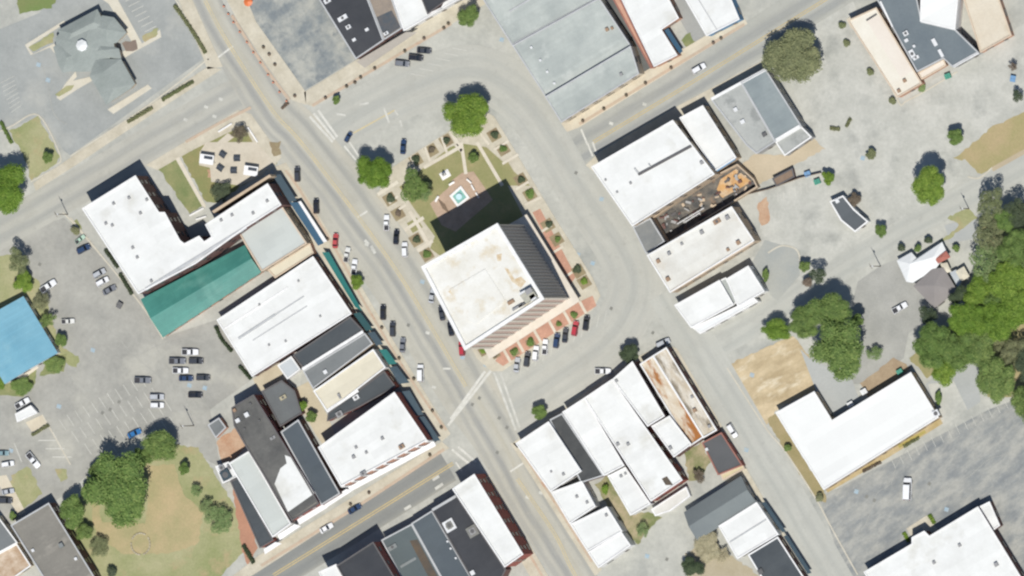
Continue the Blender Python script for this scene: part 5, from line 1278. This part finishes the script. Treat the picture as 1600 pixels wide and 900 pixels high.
# monument
c = G(696, 273, 0); mo = empty('monument', (c.x, c.y, 0), 'white stone monument with broad steps on the garden lawn', 'monument')
for k, (s, z0, z1) in enumerate(((3.2, Z_P, .4), (2.3, .4, .7))):
    mb = MB(); mb.box((c.x, c.y, z0), s, s*.75, z1-z0, AX); part('step', mb, stone, mo)
mb = MB(); mb.box((c.x, c.y, .7), 1.1, .8, 1.6, AX); part('pedestal', mb, stone, mo)
mb = MB(); mb.tube((c.x, c.y, 2.3), (c.x, c.y, 3.4), .42, .22, 10); mb.tube((c.x, c.y, 3.4), (c.x, c.y, 4.0), .24, .12, 10); part('shaft', mb, grey_st, mo)
def bench_proto():
    r = empty('park_bench', (0, 0, 0), 'x', 'bench', 'white benches by the fountain')
    mb = MB(); mb.box((0, 0, .40), 2.0, .55, .08); put('seat', mb.mesh('seat', stone), r)
    mb = MB(); mb.box((0, .26, .48), 2.0, .08, .5); put('backrest', mb.mesh('backrest', stone), r)
    for s in (-.75, .75):
        mb = MB(); mb.box((s, 0, 0), .15, .5, .4); put('leg', mb.mesh('leg', stone), r)
    return r
bp = bench_proto(); first = True
for x, y, a, l in ((706, 287, 30, 'white bench between the fountain and monument'), (733, 283, -40, 'white bench above the fountain corner'), (739, 293, -60, 'white bench to the fountain upper side, second of three'), (746, 305, -60, 'white bench nearest the tower shadow by the fountain'), (683, 311, 60, 'white bench on the main street side of the fountain')):
    o = bp if first else copy_tree(bp); first = False
    c = G(x, y, .5); o.location = (c.x, c.y, Z_P+.02); o.rotation_euler.z = rad(a); o['label'] = l
def table_proto():
    r = empty('picnic_table', (0, 0, 0), 'x', 'picnic table', 'dark tables on the garden terrace')
    mb = MB(); mb.box((0, 0, .72), 2.2, 1.0, .07); put('table_top', mb.mesh('table_top', dark_t), r)
    for s in (-.85, .85):
        mb = MB(); mb.box((0, s, .42), 2.2, .34, .06); put('seat', mb.mesh('seat', dark_t), r)
    for s in (-.8, .8):
        mb = MB(); mb.box((s, 0, 0), .12, 1.7, .08); mb.box((s, 0, .08), .12, .12, .64); mb.box((s, -.85, .08), .12, .1, .34); mb.box((s, .85, .08), .12, .1, .34); put('leg', mb.mesh('leg', dark_t), r)
    return r
tp0 = table_proto(); first = True
for x, y, a, l in ((348, 241, -35, 'dark picnic table at the top of the terrace'), (370, 247, 0, 'dark picnic table at the terrace top, nearest the red bed'), (344, 262, -35, 'dark picnic table in the terrace middle'), (365, 266, 0, 'dark picnic table at the terrace bottom beside the white slab')):
    o = tp0 if first else copy_tree(tp0); first = False
    c = G(x, y, .7); o.location = (c.x, c.y, LAY*6); o.rotation_euler.z = rad(a); o['label'] = l
for x, y, l in ((323, 249, 'white roofed pergola on the terrace street side'), (392, 267, 'white roofed pergola on the terrace by the block wall')):
    c = G(x, y, 2.5); r = empty('garden_shelter', (c.x, c.y, 0), l, 'shelter', 'white terrace shelters')
    mb = MB(); mb.box((c.x, c.y, 2.5), 4.6, 3.0, .14, rad(-8)); part('roof', mb, whiteaw, r)
    mb = MB(); mb.box((c.x+.6, c.y+.5, 2.65), 2.8, .9, .25, rad(-8)); part('roof_panel', mb, dark_t, r)
    for sx in (-1, 1):
        for sy in (-1, 1):
            mb = MB(); mb.tube((c.x+sx*2.0, c.y+sy*1.1, 0), (c.x+sx*2.0, c.y+sy*1.1, 2.5), .07, .07, 6); part('post', mb, grey_st, r)
# low garden walls
for pts, l in (([(341, 206), (362, 193)], 'white low wall at the garden tip, street side'), ([(387, 199), (402, 222)], 'white low wall at the garden tip, main street side'), ([(296, 337), (318, 325)], 'white low wall between green lawn and white block'), ([(306, 343), (322, 338)], 'short white step wall in the white block corner')):
    A, Bq = G(*pts[0], .7), G(*pts[1], .7); d = Bq-A; m = (A+Bq)/2; mb = MB(); mb.box((m.x, m.y, 0), d.length, .5, .7, math.atan2(d.y, d.x))
    single('low_wall', mb, stone, l, 'wall', 'low white garden walls')
# stone ring on the lawn
c = G(220, 850, 0); mb = MB()
for k in range(22):
    a = k/22*2*math.pi
    if k % 7 == 3: continue
    mb.box((c.x+3.1*math.cos(a), c.y+3.4*math.sin(a), 0), .8, .45, .4, a+math.pi/2)
single('stone_ring', mb, surf('ring_stone', (206, 196, 172), (170, 158, 130), .6, fine=.15), 'ring of pale stones on the dry lawn', 'stone ring')
# timber pile / playground box by the fountain
mb = MB(); c = G(693, 322, .6)
for k in range(5): mb.box((c.x-.9+k*.45, c.y+.6-k*.35, Z_P+.02), .28, 3.2, .45, rad(28))
single('timber_bench', mb, wood, 'brown slatted timber deck bench beside the fountain', 'bench')
# fence on the pale lot
fr = empty('board_fence', G(1180, 302, 0)*1.0, 'dark board fence running across the pale lot to the green tree', 'fence'); fr.location.z = 0
fpts = [(1172, 303), (1200, 296), (1218, 290), (1250, 278), (1284, 270)]
for a, b in zip(fpts, fpts[1:]):
    A, Bq = G(*a, 0), G(*b, 0); d = Bq-A; m = (A+Bq)/2; mb = MB(); mb.box((m.x, m.y, .1), d.length-.12, .08, 1.7, math.atan2(d.y, d.x)); part('panel', mb, wood, fr)
for a in fpts:
    A = G(*a, 0); mb = MB(); mb.tube((A.x, A.y, 0), (A.x, A.y, 1.95), .09, .09, 6); part('post', mb, wood, fr)
sh = MB(); sh.prism(ccw(P2([(1207, 280), (1238, 264), (1240, 276), (1212, 292)], 2.4)), 0, 2.4)
building('shed', 'brown plank shed roof on the pale lot fence line', 'shed', [B([(1207, 279), (1238, 263), (1241, 276), (1213, 291)], 2.4, surf('brown_shed_roof', (156, 132, 112), (140, 116, 98), .2, fine=.12), w_brown, c_dark, .1)], windows=False)

# planters along the brick strips
pot_m = plain('brown_pot', (.16, .10, .07), .8, .2)
def planter_mesh():
    mb = MB(); mb.tube((0, 0, 0), (0, 0, .55), .34, .46, 10); return mb.mesh('pot', pot_m)
PM = planter_mesh(); PS = crown_mesh('plant', 5, 3, 90, .5, L_dry, flat=1, spread=.3, lobe=(.5, .7))
def planter_row(pts, where, group):
    for i, (x, y) in enumerate(pts):
        c = G(x, y, .5); r = empty('planter', (c.x, c.y, Z_P), ordn[i]+' brown planter '+where, 'planter', group)
        put('pot', PM, r); k = put('plant', PS, r, (0, 0, .75)); k.scale = (.62, .62, .5)
planter_row([(509, 153), (542, 135), (555, 129), (564, 121), (586, 107), (633, 80), (663, 60), (694, 44), (701, 37)], 'up the brick strip above the loop street', 'planters above the loop street')
planter_row([(911, 189), (944, 170), (979, 149), (1009, 130), (1049, 106), (1115, 67), (1127, 60)], 'along the upper street brick strip', 'planters on the upper street')
planter_row([(512, 374), (597, 512), (624, 560), (647, 592), (676, 642), (690, 668)], 'down the main street brick edge', 'planters on main street')
planter_row([(672, 711), (577, 770), (548, 788)], 'from the crossing along the lower street', 'planters on the lower street')
planter_row([(412, 74), (421, 85), (430, 101), (461, 150)], 'down the vacant lot sidewalk', 'planters by the vacant lot')

# traffic barrels
om = plain('barrel_orange', (.60, .16, .05), .5, .4); wm_ = plain('barrel_white', (.75, .75, .73), .5, .4)
def barrel_proto():
    r = empty('traffic_barrel', (0, 0, 0), 'x', 'traffic barrel', 'barrels on upper main street')
    mb = MB(); mb.tube((0, 0, .06), (0, 0, 1.0), .30, .24, 10); put('body', mb.mesh('body', om), r)
    for z in (.35, .65):
        mb = MB(); mb.tube((0, 0, z), (0, 0, z+.12), .30-z*.03, .295-z*.03, 10); put('band', mb.mesh('band', wm_), r)
    mb = MB(); mb.box((0, 0, 0), .66, .66, .06); put('base', mb.mesh('base', c_dark), r)
    return r
b0 = barrel_proto()
for i, (x, y) in enumerate(((350, 10), (357, 22), (365, 35), (375, 50), (386, 66), (396, 82), (407, 98), (419, 117), (427, 129), (437, 144), (448, 158))):
    o = b0 if i == 0 else copy_tree(b0); c = G(x, y, .5); o.location = (c.x, c.y, Z_P); o['label'] = ordn[i]+' orange traffic barrel down the vacant lot kerb, counted from the top edge'
c = G(389, 3, 1.2); um = empty('market_umbrella', (c.x, c.y, Z_P), 'orange umbrella at the top edge by the vacant lot', 'umbrella')
mb = MB(); mb.tube((0, 0, 0), (0, 0, 2.2), .04, .04, 6); put('pole', mb.mesh('pole', unit_l), um)
mb = MB(); mb.tube((0, 0, 1.95), (0, 0, 2.4), 1.5, .06, 8); put('canopy', mb.mesh('canopy', om), um)

# utility poles
for x, y, h, l in ((106, 335, 13, 'wooden utility pole at the side street by the rear lot'), (1376, 416, 13, 'wooden utility pole at the cottage lot corner'), (1514, 326, 11, 'wooden utility pole on the diagonal road by the grove'), (303, 665, 14, 'wooden utility pole in the rear lot beside the little grey shed')):
    c = G(x, y, 0); r = empty('utility_pole', (c.x, c.y, 0), l, 'utility pole', 'wooden utility poles')
    mb = MB(); mb.tube((0, 0, 0), (0, 0, h), .15, .09, 8); put('pole', mb.mesh('pole', bark), r)
    mb = MB(); mb.box((0, 0, h-1.0), 2.0, .10, .12, rad(120)); put('crossarm', mb.mesh('crossarm', bark), r)
    mb = MB(); mb.tube((.3, 0, h-2.4), (.3, 0, h-1.5), .22, .22, 8); put('transformer', mb.mesh('transformer', unit_l), r)
# street lamps and signals
for x, y, l in ((536, 512, None),): pass
def dumpster(x, y, a, m, l):
    c = G(x, y, 1); r = empty('dumpster', (c.x, c.y, 0), l, 'dumpster', None, rad(a))
    mb = MB(); mb.add([(-.95, -.6, .1), (.95, -.6, .1), (.95, .6, .1), (-.95, .6, .1), (-1, -.8, 1.25), (1, -.8, 1.25), (1, .8, 1.4), (-1, .8, 1.4)], [(0, 1, 5, 4), (1, 2, 6, 5), (2, 3, 7, 6), (3, 0, 4, 7), (3, 2, 1, 0)]); put('bin', mb.mesh('bin', m), r)
    for s in (-.5, .5):
        mb = MB(); mb.add([(s-.48, -.82, 1.27), (s+.48, -.82, 1.27), (s+.48, .82, 1.44), (s-.48, .82, 1.44), (s-.48, -.82, 1.33), (s+.48, -.82, 1.33), (s+.48, .82, 1.50), (s-.48, .82, 1.50)], [(4, 5, 6, 7), (0, 4, 7, 3), (1, 2, 6, 5), (0, 1, 5, 4), (3, 7, 6, 2)]); put('lid', mb.mesh('lid', m), r)
gd = plain('dumpster_green', (.03, .22, .15), .5, .4); bd = plain('dumpster_blue', (.12, .25, .42), .5, .4)
dumpster(1481, 119, 20, gd, 'green dumpster under the blue-grey roof corner')
dumpster(1277, 284, 20, gd, 'green dumpster at the fence end by the green tree')
dumpster(1406, 581, 30, gd, 'green dumpster at the back of the white L-roof')
dumpster(1262, 272, 20, bd, 'blue dumpster against the pale lot fence')
dumpster(1350, 612, 30, unit_l, 'grey dumpster behind the white L-roof, higher one')
dumpster(1329, 632, 30, unit_l, 'grey dumpster behind the white L-roof, lower one')
dumpster(187, 477, 60, unit_d, 'dark dumpster by the green gable roof end')
dumpster(1583, 123, 80, bd, 'blue dumpster at the far corner of the pale lot')

# ================================================================ CARS
tyre_m = plain('tyre_rubber', (.02, .02, .02), .85, .2); rim_m = plain('rim_metal', (.45, .45, .46), .35, .5, .6)
cglass = plain('car_glass', (.012, .016, .022), .08, .6); lamp_m = plain('headlight', (.75, .76, .76), .15, .6); tail_m = plain('tail_light', (.35, .02, .02), .3, .5)
bump_m = plain('bumper_plastic', (.06, .06, .065), .6, .3); bed_m = plain('truck_bed_liner', (.05, .05, .055), .8, .2)
PAINT = {k: plain('paint_'+k, c, .28, .5, 0, .5) for k, c in dict(white=(.74, .75, .75), silver=(.42, .44, .46), grey=(.17, .18, .20), black=(.018, .020, .026), charcoal=(.045, .05, .06), navy=(.025, .05, .11), blue=(.03, .15, .36), red=(.40, .035, .05), darkred=(.42, .07, .07), palegreen=(.40, .55, .44), teal=(.20, .30, .32), offwhite=(.64, .64, .60)).items()}
def section(x, w, z0, z1, bev):
    """ring across the car at station x"""
    return [(x, -w*.90, z0), (x, -w, z0+.16), (x, -w, z1-bev*.9), (x, -w+bev, z1), (x, w-bev, z1), (x, w, z1-bev*.9), (x, w, z0+.16), (x, w*.90, z0)]
def loft(secs):
    mb = MB(); n = len(secs[0]); vs = [v for s in secs for v in s]; fs = []
    for i in range(len(secs)-1):
        for j in range(n): fs.append((i*n+j, (i+1)*n+j, (i+1)*n+(j+1) % n, i*n+(j+1) % n))
    fs.append(tuple(range(n))); fs.append(tuple(range((len(secs)-1)*n, len(secs)*n))[::-1])
    return mb.add(vs, [f[::-1] for f in fs])
KINDS = {   # length, half width, hood z, roof z, cabin: windscreen base, roof front, roof back, rear base
    'sedan': (4.7, .90, .92, 1.44, .85, .15, -1.15, -1.75), 'suv': (4.75, .95, 1.05, 1.74, 1.05, .45, -1.9, -2.2),
    'van': (5.2, 1.0, 1.15, 1.98, 1.55, .95, -2.3, -2.52), 'pickup': (5.5, .98, 1.10, 1.80, 1.0, .40, -.55, -.80)}
def car_meshes(kind):
    L, w, hz, rz, a, b, c_, d = KINDS[kind]; h = L/2
    deck = hz if kind != 'sedan' else hz+.05
    secs = [section(h, w*.72, .38, .62, .12), section(h-.12, w*.86, .30, hz-.2, .14), section(h-.7, w*.97, .26, hz-.06, .16), section(a, w, .25, hz, .14), section(0, w, .25, deck, .1),
            section(d, w, .25, deck, .12), section(-h+.35, w*.97, .28, deck-.03, .15), section(-h+.08, w*.88, .34, deck-.14, .14), section(-h, w*.78, .42, deck-.3, .1)]
    body = loft(secs)
    wr = w*.76; wb = w*.93; t = .07
    # roof skin and pillars belong to the painted body
    body.add([(b+.05, -wr, rz-t), (b+.05, wr, rz-t), (c_-.05, wr, rz-t), (c_-.05, -wr, rz-t), (b-.1, -wr*.93, rz), (b-.1, wr*.93, rz), (c_+.1, wr*.93, rz), (c_+.1, -wr*.93, rz)],
             [(4, 5, 6, 7), (0, 1, 5, 4), (1, 2, 6, 5), (2, 3, 7, 6), (3, 0, 4, 7)])
    for s in (-1, 1):
        for (x0, x1) in ((a, b), (d, c_), ((a+d)/2-.05, (b+c_)/2)):
            body.tube((x0, s*wb*.985, deck-.03), (x1, s*wr*.985, rz-t+.01), .05, .045, 5)
    parts = {'body': body}
    def quad(*v): m = MB(); m.add(v, [tuple(range(len(v)))]); return m
    zb = deck-.02; zt = rz-t
    parts['windshield'] = quad((a, -wb, zb), (a, wb, zb), (b+.04, wr, zt), (b+.04, -wr, zt))
    parts['rear_window'] = quad((d, wb, zb), (d, -wb, zb), (c_-.04, -wr, zt), (c_-.04, wr, zt))
    parts['side_window'] = [quad((a, s*wb, zb), (b+.04, s*wr, zt), (c_-.04, s*wr, zt), (d, s*wb, zb)) for s in (-1, 1)]
    parts['bumper'] = []
    for s in (1, -1):
        m = MB(); m.box((s*(h-.02), 0, .36), .16, w*1.5, .24); parts['bumper'].append(m)
    parts['headlight'] = []; parts['tail_light'] = []
    for s in (-1, 1):
        m = MB(); m.box((h-.14, s*w*.62, hz-.32), .14, w*.32, .16); parts['headlight'].append(m)
        m = MB(); m.box((-h+.06, s*w*.66, deck-.42), .12, w*.24, .22); parts['tail_light'].append(m)
    if kind == 'pickup':
        m = MB(); m.add([(-.92, -w*.80, deck+.012), (-h+.2, -w*.80, deck+.012), (-h+.2, w*.80, deck+.012), (-.92, w*.80, deck+.012)], [(0, 1, 2, 3)])
        parts['cargo_bed'] = m
        for s in (-1, 1): body.box((( -.9-h+.15)/2, s*w*.90, deck-.05), h-1.05, .12, .22)
        body.box((-h+.14, 0, deck-.05), .12, w*1.7, .22)
    if kind == 'suv':
        pass
    wheels = [(x, y) for x in (h-.95, -h+1.0) for y in (-w+.09, w-.09)]
    out = {}
    mm = dict(body=PAINT['white'], windshield=cglass, rear_window=cglass, side_window=cglass, bumper=bump_m, headlight=lamp_m, tail_light=tail_m, cargo_bed=bed_m)
    for k, v in parts.items(): out[k] = [x.mesh(k, mm[k]) for x in (v if isinstance(v, list) else [v])]
    ty = MB(); ty.tube((0, -.11, 0), (0, .11, 0), .34, .34, 14); ri = MB(); ri.tube((0, -.125, 0), (0, .125, 0), .2, .2, 10)
    return out, (ty.mesh('tyre', tyre_m), ri.mesh('rim', rim_m)), wheels
CM = {}
def car(px, py, deg, kind, paint, label, scale=1.0, z=0.0, group=None):
    """deg: 0 = nose to the photo's east, counter-clockwise"""
    if kind not in CM: CM[kind] = car_meshes(kind)
    ms, (ty, ri), wh = CM[kind]
    c = G(px, py, .9)
    r = empty({'sedan': 'sedan_car', 'suv': 'suv', 'van': 'van', 'pickup': 'pickup_truck'}[kind], (c.x, c.y, z+LAY*5), label, {'sedan': 'car', 'suv': 'car', 'van': 'van', 'pickup': 'pickup truck'}[kind], group, rad(deg))
    r.scale = (scale, scale, scale)
    for k, lst in ms.items():
        for me in lst:
            o = put(k, me, r)
            if k == 'body':
                o.material_slots[0].link = 'OBJECT'; o.material_slots[0].material = PAINT[paint]
    for (x, y) in wh:
        o = put('wheel', ty, r, (x, y, .34)); q = put('rim', ri, o)
    return r
gs = 'cars nosed to the tower plaza'
car(807.5, 570, 82, 'sedan', 'silver', 'silver car parked at the plaza, nearest the crossing', group=gs)
car(823.5, 561, 82, 'suv', 'charcoal', 'charcoal car parked between the silver and the first white car', group=gs)
car(837, 552, 84, 'suv', 'white', 'white car at the plaza right beside a charcoal car', group=gs)
car(851.5, 542, 86, 'pickup', 'white', 'white pickup truck in the middle of the plaza parking row', .9, group=gs)
car(869.5, 532, 82, 'suv', 'navy', 'navy car next to the white pickup at the plaza', group=gs)
car(883, 523.5, 84, 'sedan', 'charcoal', 'dark car between the navy car and the red car', group=gs)
car(898.5, 513, 80, 'suv', 'red', 'red car in the plaza parking row', group=gs)
car(915.8, 504.5, 82, 'suv', 'black', 'black car at the end of the plaza row beyond the red car', group=gs)
gt = 'cars along the tower street side'
car(675, 462, 80, 'sedan', 'silver', 'silver car mostly hidden by the tower roof, uppermost', group=gt)
car(690, 489, 100, 'sedan', 'charcoal', 'dark car under the tower roof edge, upper of two', group=gt)
car(704, 513, 100, 'sedan', 'black', 'dark car under the tower roof edge, lower of two', group=gt)
car(721.5, 544, 94, 'suv', 'red', 'red car by the tower lower roof corner', group=gt)
gm = 'cars on main street'
car(464.5, 272, 92, 'suv', 'charcoal', 'charcoal car parked beside the corner garden end', group=gm)
car(494, 322, 92, 'suv', 'black', 'black car parked by the blue awning', group=gm)
car(524, 376, 86, 'sedan', 'darkred', 'faded red car parked before the teal awning', group=gm)
car(542, 398, 80, 'pickup', 'offwhite', 'off-white pickup parked below the faded red car', .88, group=gm)
car(553.5, 417, 84, 'pickup', 'white', 'white pickup parked above the little bright tree', .9, group=gm)
car(604, 348, 90, 'pickup', 'white', 'white pickup on the garden side of main street', .92, group=gm)
car(619, 370, 86, 'sedan', 'black', 'black car on the garden side below the white pickup', group=gm)
car(632.5, 390, 92, 'suv', 'white', 'white car on the garden side nearest the tower', group=gm)
car(598.5, 488, 90, 'suv', 'black', 'black car parked below the little bright tree', group=gm)
car(613.5, 514, 90, 'suv', 'charcoal', 'charcoal car second below the little bright tree', group=gm)
car(629, 539, 86, 'sedan', 'grey', 'grey car third below the little bright tree', group=gm)
car(657, 583, 90, 'van', 'white', 'white van parked farther down main street near the crossing', 1.05, group=gm)
car(630, 229, 86, 'sedan', 'navy', 'navy car with pale roof by the garden northwest edge', group='cars around the loop street')
car(544, 214, 60, 'suv', 'navy', 'small navy car at the upper crossing', .75, group='cars around the loop street')
gl = 'cars parked on the loop street'
car(628.5, 99, -6, 'suv', 'grey', 'grey car of the three parked beside the loop street', group=gl)
car(649.5, 90, -6, 'suv', 'black', 'black car in the middle of the three loop street cars', group=gl)
car(662.5, 79, -4, 'sedan', 'charcoal', 'dark car highest of the three loop street cars', group=gl)
car(1092, 107, 30, 'suv', 'white', 'white car driving along the upper street')
car(554, 795, 30, 'sedan', 'navy', 'dark blue car at the lower street kerb')
car(510, 825, 30, 'sedan', 'white', 'white car at the lower street kerb')
car(942, 580, 0, 'pickup', 'white', 'white pickup parked against the square block front', .95)
car(1036, 536, 25, 'suv', 'silver', 'silver car in shade at the rust-stained roof corner')
car(1144, 673, -58, 'suv', 'white', 'white car parked in the back lane')
car(1406, 481, 30, 'pickup', 'white', 'white pickup in the grey lot below the cottage', .95)
car(1418, 764, 88, 'van', 'white', 'long white van alone on the patched lot', 1.35)
gr = 'vehicles in the rear lot'
car(130.5, 389, 26, 'suv', 'navy', 'navy car by the brick block west side', 1.0, group=gr)
car(125, 374, 40, 'pickup', 'palegreen', 'pale green truck beside the navy car', .7, group=gr)
car(75.5, 447, 33, 'pickup', 'white', 'white pickup next to the trees by the blue hall', 1.05, group=gr)
car(155, 427, 28, 'suv', 'silver', 'silver car, uppermost of the three by the dark hedge', .95, group=gr)
car(160, 440, 28, 'suv', 'white', 'white car, middle of the three by the dark hedge', .95, group=gr)
car(171, 453, 28, 'sedan', 'grey', 'grey car, lowest of the three by the dark hedge', 1.0, group=gr)
car(106, 502, 4, 'pickup', 'offwhite', 'off-white pickup by the blue hall low tree', .8, group=gr)
car(297, 550, 0, 'pickup', 'white', 'white pickup topmost in the rear lot cluster', 1.0, group=gr)
car(277, 564, 0, 'pickup', 'grey', 'grey pickup below the topmost white pickup', 1.0, group=gr)
car(306, 564, 0, 'suv', 'charcoal', 'charcoal car beside the grey pickup', 1.0, group=gr)
car(282, 579, 0, 'pickup', 'white', 'white pickup between two rows of dark cars', .95, group=gr)
car(290.5, 591, 0, 'sedan', 'navy', 'navy car in the cluster lower row', 1.0, group=gr)
car(317, 590, 0, 'suv', 'charcoal', 'charcoal car in the cluster lower row beside the navy car', .95, group=gr)
car(305, 617, 0, 'sedan', 'black', 'black car alone below the cluster', 1.0, group=gr)
car(223, 594, 0, 'pickup', 'grey', 'grey pickup alone left of the cluster', 1.0, group=gr)
car(245, 620, 0, 'suv', 'silver', 'silver car, upper of the lower pair', 1.0, group=gr)
car(245.5, 633, 0, 'suv', 'white', 'white car, lower of the lower pair', .95, group=gr)
car(210, 677, 25, 'sedan', 'blue', 'bright blue car by the lawn tree tops', 1.0, group=gr)
car(52, 719, -50, 'pickup', 'white', 'white pickup beside the small dry grass strip', 1.05, group='vehicles at the left edge')
car(12, 725, 10, 'suv', 'white', 'white car at the left edge near the dry grass strip', .9, group='vehicles at the left edge')
car(4, 708, 0, 'sedan', 'teal', 'grey-teal car cut by the left edge', .9, group='vehicles at the left edge')
car(35, 630, 30, 'pickup', 'white', 'white truck behind the tiny white shed', .95, group='vehicles at the left edge')
car(8, 782, 0, 'suv', 'charcoal', 'dark car at the left edge beside the pale walk', 1.0, group='vehicles at the left edge')
car(12, 768, 10, 'sedan', 'silver', 'silver car at the left edge above the dark one', .9, group='vehicles at the left edge')
sheet('pavement', [(-10, 745), (10, 742), (40, 800), (30, 806)], surf('cream_walk', (0, 0, 0)), 3)

# ================================================================ LIGHT, CAMERA
sun_dir = Vector((7.3, -14.2, 34.0)).normalized()
w = bpy.data.worlds.new('World'); scene.world = w; w.use_nodes = True
nt = w.node_tree; bg = nt.nodes['Background']; sky = nt.nodes.new('ShaderNodeTexSky'); sky.sky_type = 'NISHITA'; sky.sun_disc = False
sky.sun_elevation = math.asin(sun_dir.z); sky.sun_rotation = math.atan2(sun_dir.x, sun_dir.y)
sky.air_density = 1.0; sky.dust_density = .6; sky.ozone_density = 3.0
nt.links.new(sky.outputs[0], bg.inputs[0]); bg.inputs[1].default_value = .08
sl = bpy.data.lights.new('sun', 'SUN'); sl.energy = 4.7; sl.angle = rad(.53); sl.color = (1.0, .965, .91)
so = bpy.data.objects.new('sun', sl); COL.objects.link(so); so.rotation_euler = (-sun_dir).to_track_quat('-Z', 'Y').to_euler(); so.location = (60, -110, 260)
cd = bpy.data.cameras.new('camera'); co = bpy.data.objects.new('camera', cd); COL.objects.link(co)
co.location = CAM; co.rotation_euler = (0, TILT, 0)
cd.sensor_width = 36; cd.lens = 36*DIST/FRAME; cd.clip_start = 50; cd.clip_end = 9000
scene.camera = co
scene.render.engine = 'CYCLES'
scene.cycles.max_bounces = 6; scene.cycles.diffuse_bounces = 3
scene.cycles.pixel_filter_type = 'BLACKMAN_HARRIS'; scene.cycles.filter_width = 2.3
vs_ = scene.view_settings; vs_.view_transform = 'Standard'; vs_.look = 'None'; vs_.exposure = 0.0; vs_.gamma = 1; vs_.use_curve_mapping = False
